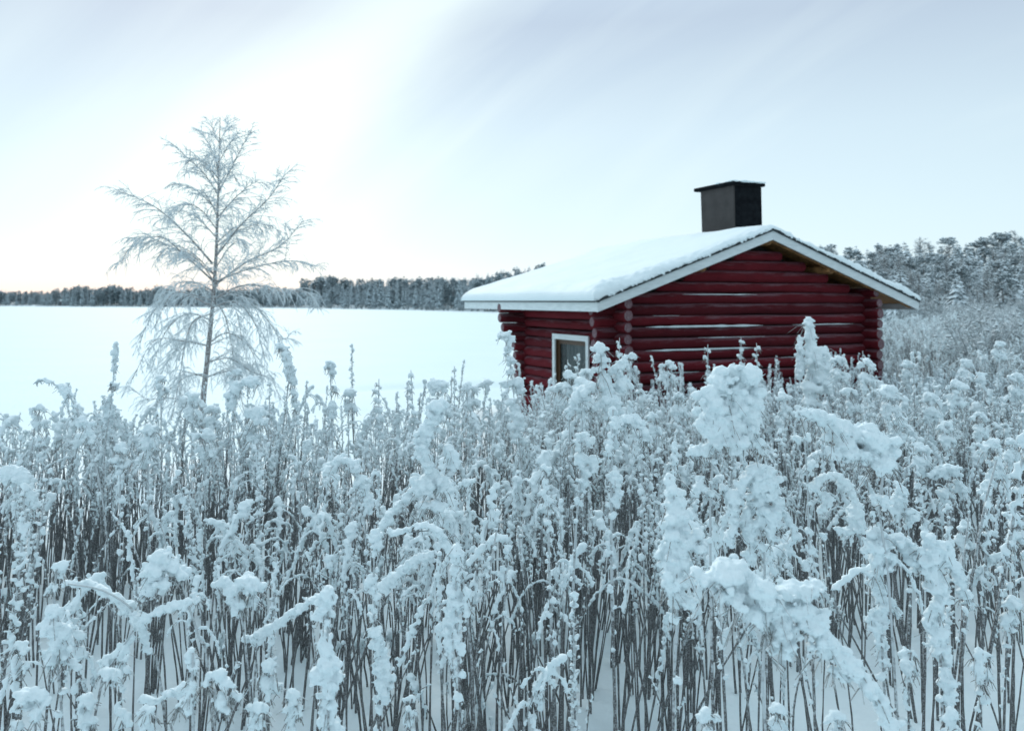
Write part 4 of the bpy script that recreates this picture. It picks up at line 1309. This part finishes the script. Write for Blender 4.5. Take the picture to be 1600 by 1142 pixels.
for px_, tp_, d_, r_, lb_ in (
        (28, 1000, 2.5, 13, 'low snowy weed at the left edge above the bottom corner dome'), (135, 1085, 2.2, 13, 'squat weed with a lumpy cap between the corner dome and the slanting stalk'),
        (190, 1015, 2.6, 10, 'small capped weed beneath the long arch'), (420, 1030, 2.3, 14, 'low weed cluster of snow right of the big dome'), (455, 1075, 2.1, 12, 'little snow-capped stub beside the snowy club'),
        (400, 1090, 2.0, 15, 'low bulky weed at the bottom right of the speckled spike'), (1215, 1095, 2.2, 13, 'low snow knob under the trailing end of the massive roll'), (1310, 1110, 2.1, 13, 'low snowy weed at the bottom under the trailing roll'),
        (1420, 1010, 2.5, 12, 'small snowy weed between the two right-hand columns'), (1532, 1010, 2.5, 14, 'low snowy weed right of the bulging column'), (1575, 930, 2.8, 13, 'snowy weed cut by the right edge, halfway down'),
        (640, 1085, 2.3, 9, 'tiny capped shoot at the bottom left of the streaked column'), (840, 1060, 2.6, 8, 'tiny capped shoot by the long bare stems at bottom centre'), (120, 980, 2.7, 12, 'lumpy weed just right of the left edge plume'),
        (228, 1100, 2.0, 12, 'snow-capped low shoot below the arch crossing'), (1488, 1105, 2.1, 12, 'low shoot with lumpy cap at the foot of the bulging column')):
    dome_at(px_, tp_, d_, lb_, r_ * 1.25, sky_rg.uniform(-12, 12))
dome_at(1490, 590, 4.6, 'pale snow-capped weed standing high on the right slope', 16)
dome_at(1560, 530, 7.0, 'tall snowy weed standing before the wood near the right edge', 11)
for px_, tp_, d_, r_, lb_ in (
        (1418, 560, 6.5, 13, 'small snow dome on a weed just past the cabin corner'), (1452, 612, 5.2, 15, 'rounded snow-capped weed in the upper right thicket, left of the high pale one'),
        (1586, 580, 5.6, 14, 'snow-capped weed at the right edge below the tall one'), (1512, 560, 6.5, 12, 'little domed weed between the high pale one and the tall one'),
        (1580, 680, 4.0, 15, 'hooded snowy weed cut off by the right edge'), (1478, 655, 4.2, 14, 'bent snowy weed with double cap in the right thicket'),
        (1400, 650, 4.4, 14, 'snow-capped weed right behind the tip of the long snow roll'), (1505, 810, 3.1, 16, 'hooded snowy weed beside the thick snow shelf'),
        (1585, 800, 3.0, 16, 'large snow cap on a weed at the right edge, mid height'), (1330, 605, 5.0, 13, 'snow-capped weed above the horizontal snow roll'),
        (1225, 610, 4.6, 13, 'domed weed between giant cone and snow roll'), (1060, 610, 4.4, 14, 'domed weed left of the giant cone'), (1020, 640, 3.9, 13, 'knobbed weed above the flat slab near the window')):
    dome_at(px_, tp_, d_, lb_, r_, sky_rg.uniform(-10, 10))
dome_at(1440, 690, 3.8, 'snowy weed with round head right of the long snow roll', 15)
dome_at(1530, 640, 4.2, 'snowy weed with bulging cap at the right edge of the slope', 15)

# ------------------------------------------------------------------ birch by the lake
BD = 11.0
bg_z = gz(at(318, 600, BD).x, BD)
brg = random.Random(5)
tr_pix = [(322, 720), (317, 640), (323, 570), (331, 490), (337, 410), (340, 330), (342, 260), (344, 183)]
trunk_w = [at(x, y, BD) for x, y in tr_pix]
foot = Vector((trunk_w[0].x, BD, bg_z - 0.1))
trunk_p = spline([foot] + [p for p in trunk_w if p.z > bg_z + 0.1], 0.08)
birch = empty('birch_tree', (foot.x, foot.y, bg_z))
tag(birch, 'slender bare birch with fine frosted twigs standing at the lake shore', 'tree')
bo = birch.location.copy()
mb = MB()
nT = len(trunk_p)
mb.tube([tuple(p - bo) for p in trunk_p], [0.050 * (1 - 0.93 * (i / nT) ** 0.9) * brg.uniform(0.93, 1.07) for i in range(nT)], 9)
mb.build('trunk', M_bark, birch, True)


def limb_tree(rg, mbk, mtw, path, r0, droop, dens=1.0, tw_len=0.42, sides=4, twr=0.0040):
    """one limb with its side twigs; path in local metres"""
    n = len(path)
    mbk.tube([tuple(p) for p in path], [max(0.004, r0 * (1 - 0.85 * i / n)) for i in range(n)], 5)
    L = sum((path[i + 1] - path[i]).length for i in range(n - 1))
    m = max(5, int(L * 16 * dens))
    for k4 in range(m):
        t = 0.12 + 0.88 * (k4 + rg.random()) / m
        i = min(n - 2, int(t * (n - 1))); p = path[i].lerp(path[i + 1], t * (n - 1) - i)
        T = (path[i + 1] - path[i]).normalized()
        a = rg.uniform(0, 2 * PI)
        side = Vector((math.cos(a), math.sin(a), rg.uniform(-0.3, 0.9)))
        d = (T * rg.uniform(0.5, 1.2) + side * 0.7).normalized()
        l = tw_len * rg.uniform(0.4, 1.15) * (1.15 - 0.55 * t)
        q = [p]; dd2 = d.copy()
        for s_ in range(5):
            dd2 = (dd2 + Vector((rg.gauss(0, 0.12), rg.gauss(0, 0.12), -droop * rg.uniform(0.2, 0.5)))).normalized()
            q.append(q[-1] + dd2 * l / 5)
        mtw.tube([tuple(x) for x in q], [twr * 1.25, twr * 1.15, twr, twr * 0.9, twr * 0.8, twr * 0.65], sides - 1, False)
        for w in range(rg.randint(3, 5)):
            j = rg.randint(1, 4); p2 = q[j]
            d3 = ((q[j + 1] - q[j]).normalized() + Vector((rg.gauss(0, 0.6), rg.gauss(0, 0.6), rg.gauss(0, 0.35)))).normalized()
            l2 = l * rg.uniform(0.25, 0.55); e = [p2]
            for s_ in range(3):
                d3 = (d3 + Vector((0, 0, -droop * rg.uniform(0.2, 0.7)))).normalized(); e.append(e[-1] + d3 * l2 / 3)
            mtw.tube([tuple(x) for x in e], [twr * 0.95, twr * 0.85, twr * 0.75, twr * 0.6], 3, False)


limbs = [
    ([(332, 412), (290, 365), (240, 322), (182, 297)], 0.022, 0.55), ([(334, 440), (295, 405), (250, 370), (205, 385), (190, 412)], 0.020, 0.8),
    ([(333, 428), (285, 395), (235, 372), (196, 372)], 0.016, 0.9), ([(338, 400), (378, 350), (418, 312), (446, 272)], 0.019, 0.5),
    ([(336, 445), (385, 410), (438, 384), (474, 345)], 0.019, 0.5), ([(337, 440), (390, 420), (450, 408), (494, 416)], 0.017, 0.7),
    ([(332, 468), (380, 446), (440, 452), (480, 458), (494, 480)], 0.018, 0.9), ([(341, 305), (318, 270), (292, 246), (268, 224)], 0.013, 0.4),
    ([(342, 300), (362, 262), (380, 226), (392, 205)], 0.012, 0.3), ([(343, 268), (330, 232), (314, 204)], 0.010, 0.25),
    ([(344, 250), (358, 226), (372, 208)], 0.009, 0.25), ([(340, 330), (310, 300), (282, 288), (262, 290)], 0.013, 0.7),
    ([(340, 340), (372, 305), (400, 285), (420, 290)], 0.013, 0.6), ([(343, 225), (334, 208), (330, 192)], 0.007, 0.2), ([(344, 220), (352, 204), (356, 190)], 0.007, 0.2),
    ([(339, 372), (305, 338), (275, 330), (255, 345)], 0.013, 0.8), ([(338, 385), (375, 360), (410, 350), (440, 362)], 0.013, 0.8),
    ([(331, 478), (285, 460), (245, 480), (218, 535)], 0.017, 0.9), ([(329, 500), (292, 490), (258, 520), (236, 580)], 0.016, 0.9),
    ([(326, 540), (292, 535), (262, 565), (240, 610)], 0.014, 0.8), ([(331, 480), (368, 472), (398, 505), (414, 560)], 0.015, 0.8),
    ([(328, 535), (355, 520), (388, 540), (408, 585)], 0.014, 0.8), ([(326, 565), (360, 560), (392, 580), (428, 592)], 0.012, 0.9),
    ([(322, 585), (292, 588), (262, 610), (235, 625), (205, 606)], 0.013, 0.9), ([(330, 490), (300, 505), (285, 560), (280, 620)], 0.013, 1.2),
    ([(335, 455), (300, 440), (265, 450), (245, 480)], 0.014, 1.0), ([(334, 465), (372, 462), (410, 490), (440, 530), (455, 520)], 0.014, 1.0),
    ([(333, 470), (350, 490), (362, 540), (368, 600)], 0.012, 1.1),
]
for li, (pix, r0, dr) in enumerate(limbs):
    dy = brg.uniform(-0.85, 0.85) if li > 1 else brg.uniform(-0.4, 0.4)
    q = [at(x, y, BD + dy * (k5 / (len(pix) - 1))) - bo for k5, (x, y) in enumerate(pix)]
    mk, mt_ = MB(), MB()
    up_small = 0.34 if pix[0][1] < 345 else 0.50
    limb_tree(brg, mk, mt_, spline(q, 0.07), r0 * 0.75, dr * 0.72, 2.0 if pix[0][1] < 470 else 1.6, up_small * 0.9, twr=0.0043)
    lo = mk.build('branch', M_bark, birch, True)
    mt_.build('frosted_twigs', M_twig, lo, True)
for k6 in range(30):      # limbs towards and away from the viewer
    t = brg.uniform(0.20, 0.93); p = trunk_p[int(t * nT)] - bo
    s_ = -1 if k6 % 2 else 1
    a = s_ * PI / 2 + brg.uniform(-0.9, 0.9); L = 1.15 * (1.05 - t) + 0.25
    d = Vector((math.cos(a), math.sin(a), 0)); rise = 0.75 if t > 0.5 else 0.15
    path = spline([p, p + d * L * 0.4 + Vector((0, 0, L * 0.4 * rise + 0.03)), p + d * L * 0.75 + Vector((0, 0, L * rise * 0.6)), p + d * L + Vector((0, 0, L * (rise - 0.5)))], 0.07)
    mk, mt_ = MB(), MB()
    limb_tree(brg, mk, mt_, path, 0.009, 0.7 if t < 0.6 else 0.3, 1.3, 0.36, twr=0.0043)
    lo = mk.build('branch', M_bark, birch, True); mt_.build('frosted_twigs', M_twig, lo, True)


# ------------------------------------------------------------------ conifers, bare frosted trees, bushes
def conifer(seed, H, spread, slim=1.0, needle=M_farneedle):
    rg = random.Random(seed); t_ = MB(); c = MB()
    lean = (rg.uniform(-0.02, 0.02), rg.uniform(-0.02, 0.02))
    ax = lambda z: np.array([lean[0] * z, lean[1] * z, z])
    t_.tube([ax(0) - [0, 0, 0.3], ax(H * 0.5), ax(H * 0.98)], [H * 0.012, H * 0.008, H * 0.002], 6)
    z = H * rg.uniform(0.08, 0.20)
    while z < H * 0.985:
        t = z / H
        prof = (1 - t) ** 0.75 * (0.55 + 0.45 * min(1, t * 5))
        Rr = spread * prof + 0.04 * H * 0.25
        nb = max(4, int(9 * (1 - t) + 4))
        a0 = rg.uniform(0, 6)
        for k7 in range(nb):
            if rg.random() < 0.12: continue
            a = a0 + k7 * 2 * PI / nb + rg.uniform(-0.3, 0.3); L = Rr * rg.uniform(0.55, 1.2)
            dx_, dy_ = math.cos(a), math.sin(a); w = L * rg.uniform(0.22, 0.38) + 0.06
            p0 = ax(z); droop = rg.uniform(0.15, 0.5) * L
            p1 = p0 + np.array([dx_ * L * 0.55, dy_ * L * 0.55, 0.04 * L - droop * 0.25]); p2 = p0 + np.array([dx_ * L, dy_ * L, -droop])
            s = np.array([-dy_, dx_, 0]) * w
            th = np.array([0, 0, -0.16 * L - 0.05])
            jz = np.array([0, 0, rg.uniform(-0.08, 0.08) * L])
            c.add([p0, p1 + s * 0.9 + th * 0.5 + jz, p1 + np.array([0, 0, 0.07 * L]), p1 - s * 0.9 + th * 0.5 - jz, p2 + s * 0.35 + th * 0.4, p2, p2 - s * 0.35 + th * 0.4, p1 + th * 1.6],
                  [(0, 1, 2), (0, 2, 3), (1, 4, 5, 2), (2, 5, 6, 3), (0, 7, 1), (0, 3, 7), (7, 5, 4, 1), (7, 3, 6, 5)])
        z += H * rg.uniform(0.026, 0.046) * slim
    a = t_.mesh('trunk'); a.materials.append(M_fartrunk)
    b6 = c.mesh('crown', False); b6.materials.append(needle)
    return a, b6


def pine(seed, H, needle=M_nearneedle):
    """tall bare trunk with rounded needle clumps"""
    rg = random.Random(seed); t_ = MB(); c = MB()
    t_.tube([(0, 0, -0.3), (rg.uniform(-.1, .1), 0, H * 0.5), (rg.uniform(-.15, .15), 0, H * 0.96)], [H * 0.014, H * 0.010, H * 0.004], 6)
    for k8 in range(rg.randint(44, 56)):
        t = rg.uniform(0.22, 1.0) ** 0.9; Rr = H * 0.20 * math.sin(PI * min(1, (1.03 - t) / 0.65 * 0.75 + 0.12)) 
        a = rg.uniform(0, 2 * PI); q = rg.uniform(0.3, 1) * Rr
        p = np.array([math.cos(a) * q, math.sin(a) * q, H * t * 0.98]); r = H * rg.uniform(0.028, 0.055)
        t_.tube([(0, 0, p[2] - q * 0.35), tuple(p)], [H * 0.003, H * 0.0015], 3, False)
        for s_ in range(16):
            d = np.array([rg.gauss(0, 1), rg.gauss(0, 1), rg.gauss(0, 0.55)]); d /= np.linalg.norm(d) + 1e-6
            cc = p + d * r * rg.uniform(0.4, 1.3); w = r * rg.uniform(0.25, 0.5)
            c.add(ICO1[0] * np.array([w * 1.2, w * 1.2, w * 0.6]) * np.random.RandomState(seed * 1000 + k8 * 20 + s_).uniform(0.6, 1.3, (len(ICO1[0]), 1)) + cc, ICO1[1])
    a = t_.mesh('trunk'); a.materials.append(M_fartrunk)
    b7 = c.mesh('crown', False); b7.materials.append(needle)
    return a, b7


def bare_tree(seed, H, spread, n_limb, twr, bush=False, dens=6):
    rg = random.Random(seed); t_ = MB(); c = MB()
    if not bush: t_.tube([(0, 0, -0.2), (rg.uniform(-.1, .1) * H * 0.2, 0, H * 0.5), (0, 0, H)], [H * 0.013, H * 0.008, twr], 6)
    for k9 in range(n_limb):
        if bush:
            t = 0; p = Vector((rg.gauss(0, 0.1), rg.gauss(0, 0.1), 0)); a = rg.uniform(0, 2 * PI)
            L = H * rg.uniform(0.6, 1.05); out = rg.uniform(0.1, 0.6) * spread
            path = spline([p, p + Vector((math.cos(a) * out * 0.4, math.sin(a) * out * 0.4, L * 0.55)), p + Vector((math.cos(a) * out, math.sin(a) * out, L * rg.uniform(0.8, 1.0)))], H * 0.08)
        else:
            t = rg.uniform(0.15, 0.95); p = Vector((0, 0, H * t)); a = rg.uniform(0, 2 * PI)
            L = spread * (1.15 - t) ** 0.7 * rg.uniform(0.6, 1.1)
            path = spline([p, p + Vector((math.cos(a) * L * 0.5, math.sin(a) * L * 0.5, L * 0.5)), p + Vector((math.cos(a) * L, math.sin(a) * L, L * rg.uniform(0.3, 0.8)))], H * 0.05)
        n = len(path)
        (t_ if not bush else c).tube([tuple(q) for q in path], [twr * (2.6 - 1.6 * i / n) for i in range(n)], 4, False)
        for m in range(int(dens * (1.5 if bush else 1))):
            q = path[rg.randint(n // 4, n - 1)]; l = (spread if not bush else H) * rg.uniform(0.12, 0.30)
            d = Vector((rg.gauss(0, 1), rg.gauss(0, 1), rg.uniform(-0.3, 1.0))).normalized(); e1 = q + d * l * 0.5; e2 = e1 + (d + Vector((0, 0, -0.5))) * l * 0.5
            c.tube([tuple(q), tuple(e1), tuple(e2)], [twr * 1.1, twr, twr * 0.7], 3, False)
            for m2 in range(4):
                s2 = q.lerp(e1, rg.random()) if m2 < 2 else e1.lerp(e2, rg.random())
                d4 = (d + Vector((rg.gauss(0, .7), rg.gauss(0, .7), rg.gauss(0, .5)))).normalized(); 
                c.tube([tuple(s2), tuple(s2 + d4 * l * 0.45)], [twr, twr * 0.7], 3, False)
    if bush:
        for m in range(150):
            i0 = rg.randrange(len(c.v)); q = c.v[i0][-1]; w = H * rg.uniform(0.010, 0.032)
            c.add(ICO1[0] * np.array([w * rg.uniform(0.8, 1.6), w * rg.uniform(0.8, 1.6), w * 0.7]) + q, ICO1[1])
    a = t_.mesh('trunk'); a.materials.append(M_fartrunk)
    b8 = c.mesh('crown'); b8.materials.append(M_frosttree)
    return a, b8


def put_tree(name, meshes, x, y, sc, rz, label, cat, group, z=None):
    o = empty(name, (x, y, gz(x, y) if z is None else z), rz); o.scale = (sc, sc, sc)
    tag(o, label, cat, group)
    if len(meshes[0].vertices): mesh_obj('trunk', meshes[0], None, o)
    mesh_obj('crown' if name != 'frosted_bush' else 'twigs', meshes[1], None, o)
    return o


con = [conifer(40 + i, 10, s_, 1.0) for i, s_ in enumerate((1.5, 1.8, 1.3, 2.0, 1.6))]
pin = [pine(60 + i, 10, M_farneedle) for i in range(4)]
# middle shore: right of the birch to the cabin, trees large enough to tell apart
frg = random.Random(21)
mid = []
for row, (off, nrow) in enumerate(((4, 66), (14, 56), (28, 44))):
    for i in range(nrow):
        px_ = 470 + (850 - 470) * (i + frg.random()) / nrow
        r_ = (px_ - 800) / F
        Y = far_shore(r_ * 300, 300) + off + frg.uniform(-3, 4)
        X = r_ * Y
        top = 449 - 6 * sm(480, 560, px_) - (px_ - 560) * 0.02 * (px_ > 560) - 16 * sm(650, 830, px_)
        top += frg.gauss(0, 3.0) + (3 - row * 3) + 7 * noise.noise(Vector((px_ * 0.035, 2, 0)))
        hz = at(px_, top, Y).z - gz(X, Y)
        mid.append((X, Y, hz / 10))
for X, Y, sc in mid:
    isp = frg.random() < 0.22
    put_tree('pine_tree' if isp else 'spruce_tree', frg.choice(pin if isp else con), X, Y, sc * frg.uniform(0.94, 1.04), frg.uniform(0, 6.28),
             '%s snow-dusted %s of the far shore forest, %s' % ('tall' if sc > 1.05 else 'shorter', 'rounded pine' if isp else 'pointed spruce', 'near the birch' if X / Y < -0.18 else ('halfway to the cabin' if X / Y < -0.08 else 'beside the cabin roof')), 'tree',
             'forest trees across the lake')
# snowy bushes on that shoreline
bush = [bare_tree(80 + i, 1.5, 1.0, 22, 0.007, True) for i in range(3)]
for i in range(30):
    px_ = 480 + 360 * (i + frg.random()) / 30; r_ = (px_ - 800) / F; Y = far_shore(r_ * 300, 300) - 3 + frg.uniform(-1, 2)
    put_tree('frosted_bush', frg.choice(bush), r_ * Y, Y, frg.uniform(0.8, 1.6), frg.uniform(0, 6), 'low pale frosted bush at the foot of the forest across the lake', 'bush', 'frosted bushes along the far shoreline', z=LAKE_Z)
# far left shore: a mass a few pixels high
FAR = bpy.data.collections.new('far_tree_sources')
for i in range(5):
    a, b9 = (con[i] if i < 3 else pin[i - 3])
    bm = bmesh.new(); bm.from_mesh(a); k0 = len(bm.faces); bm.from_mesh(b9); bm.faces.ensure_lookup_table()
    for f_ in bm.faces[k0:]: f_.material_index = 1
    me = bpy.data.meshes.new('far_tree'); bm.to_mesh(me); bm.free(); me.materials.append(M_fartrunk); me.materials.append(M_farneedle)
    FAR.objects.link(bpy.data.objects.new('far_%d' % i, me))
P_, I_, S_, T_ = [], [], [], []
def far_top(px):
    t = 455 - 6 * math.exp(-((px - 150) / 60) ** 2) + 3 * math.exp(-((px - 60) / 40) ** 2)
    if px > 240: t -= 3
    return t
for row in range(5):
    for i in range(230):
        px_ = -150 + 1000 * (i + frg.random()) / 230; 
        if px_ > 470 and row < 3: continue
        r_ = (px_ - 800) / F; Y = far_shore(r_ * 300, 300) + 4 + row * 9 + frg.uniform(-3, 3) + (25 if px_ > 470 else 0)
        X = r_ * Y; top = (far_top(px_) if px_ < 470 else 436) + frg.gauss(0, 1.8) + (2 - row) + 6 * noise.noise(Vector((px_ * 0.03, 7, 0)))
        P_.append((X, Y, gz(X, Y))); I_.append(frg.randrange(5)); S_.append((at(px_, top, Y).z - gz(X, Y)) / 10); T_ += [0, 0, frg.uniform(0, 6.28)]
me = bpy.data.meshes.new('far_forest'); me.from_pydata(P_, [], [])
me.attributes.new('pick', 'INT', 'POINT').data.foreach_set('value', I_); me.attributes.new('size', 'FLOAT', 'POINT').data.foreach_set('value', S_)
me.attributes.new('turn', 'FLOAT_VECTOR', 'POINT').data.foreach_set('vector', T_)
tag(scatter('distant_forest', me, FAR), 'dark band of distant forest along the far shore', 'forest', kind='stuff')
# a tiny hut among those trees
hp = at(98, 472, 480); hut = empty('lakeside_hut', (hp.x, hp.y, LAKE_Z + 0.6)); tag(hut, 'tiny hut with a white snowy roof on the far left shore', 'hut')
mb = MB(); mb.box((-2.2, -1.5, 0), (2.2, 1.5, 2.2)); mb.build('wall', M_hut, hut)
mb = MB(); mb.prism([(-2.7, -2, 2.2), (-2.7, 2, 2.2), (-2.7, 0, 3.7)], (5.4, 0, 0)); mb.build('roof', M_snow_roof, hut)

# right hand wood: nearer, snowier
conR = [conifer(140 + i, 8, s_, 1.15, M_nearneedle) for i, s_ in enumerate((2.0, 2.4, 1.7, 2.7))]
pinR = [pine(160 + i, 8) for i in range(4)]
bare = [bare_tree(180 + i, 8, 2.0, 40, 0.016) for i in range(3)]
wood = []
for row, (Y0, nrow) in enumerate(((44, 26), (52, 32), (61, 34), (72, 34), (85, 30))):
    for i in range(nrow):
        px_ = 1285 + (1680 - 1285) * (i + frg.random()) / nrow
        Y = Y0 + frg.uniform(-3, 3); X = (px_ - 800) / F * Y
        top = 392 - 14 * sm(1320, 1400, px_) - 12 * sm(1450, 1600, px_) + frg.gauss(0, 6) + (4 - row) * 15 - 8 * noise.noise(Vector((px_ * 0.02, 0, 0)))
        wood.append((X, Y, at(px_, top, Y).z - gz(X, Y)))
for X, Y, hz in wood:
    q = frg.random()
    if q < 0.26: a, nm, w_, cat = frg.choice(bare), 'frosted_birch', 'white rime-covered bare tree', 'tree'
    elif q < 0.66: a, nm, w_, cat = frg.choice(conR), 'spruce_tree', 'snow-laden spruce', 'tree'
    else: a, nm, w_, cat = frg.choice(pinR), 'pine_tree', 'snow-dusted rounded pine', 'tree'
    put_tree(nm, a, X, Y, hz / 8 * (1.06 if nm == 'frosted_birch' else 1), frg.uniform(0, 6.28), w_ + ' %s the wood, %s' % ('at the front of' if Y < 57 else 'deep in', 'past the roof end' if X / Y < 0.49 else ('middle of the slope' if X / Y < 0.57 else 'by the right edge')), cat, 'trees of the wood behind the cabin')
for i in range(80):
    Y = 14 + 42 * frg.random() ** 0.8; px_ = frg.uniform(1372, 1660); X = (px_ - 800) / F * Y
    if in_cabin(X, Y, 1.2): continue
    sc = frg.uniform(0.55, 1.0) * (1 + 0.004 * Y)
    if px_ < 1455 and Y < 40: sc *= 0.6
    put_tree('frosted_bush', frg.choice(bush), X, Y, sc, frg.uniform(0, 6), '%s frosted bush on the snowy slope %s' % ('wide' if sc > 0.8 else 'small', 'just beyond the cabin corner' if px_ < 1455 else ('near the foot of the wood' if Y > 36 else 'among the far weeds')), 'bush', 'frosted bushes beyond the cabin')
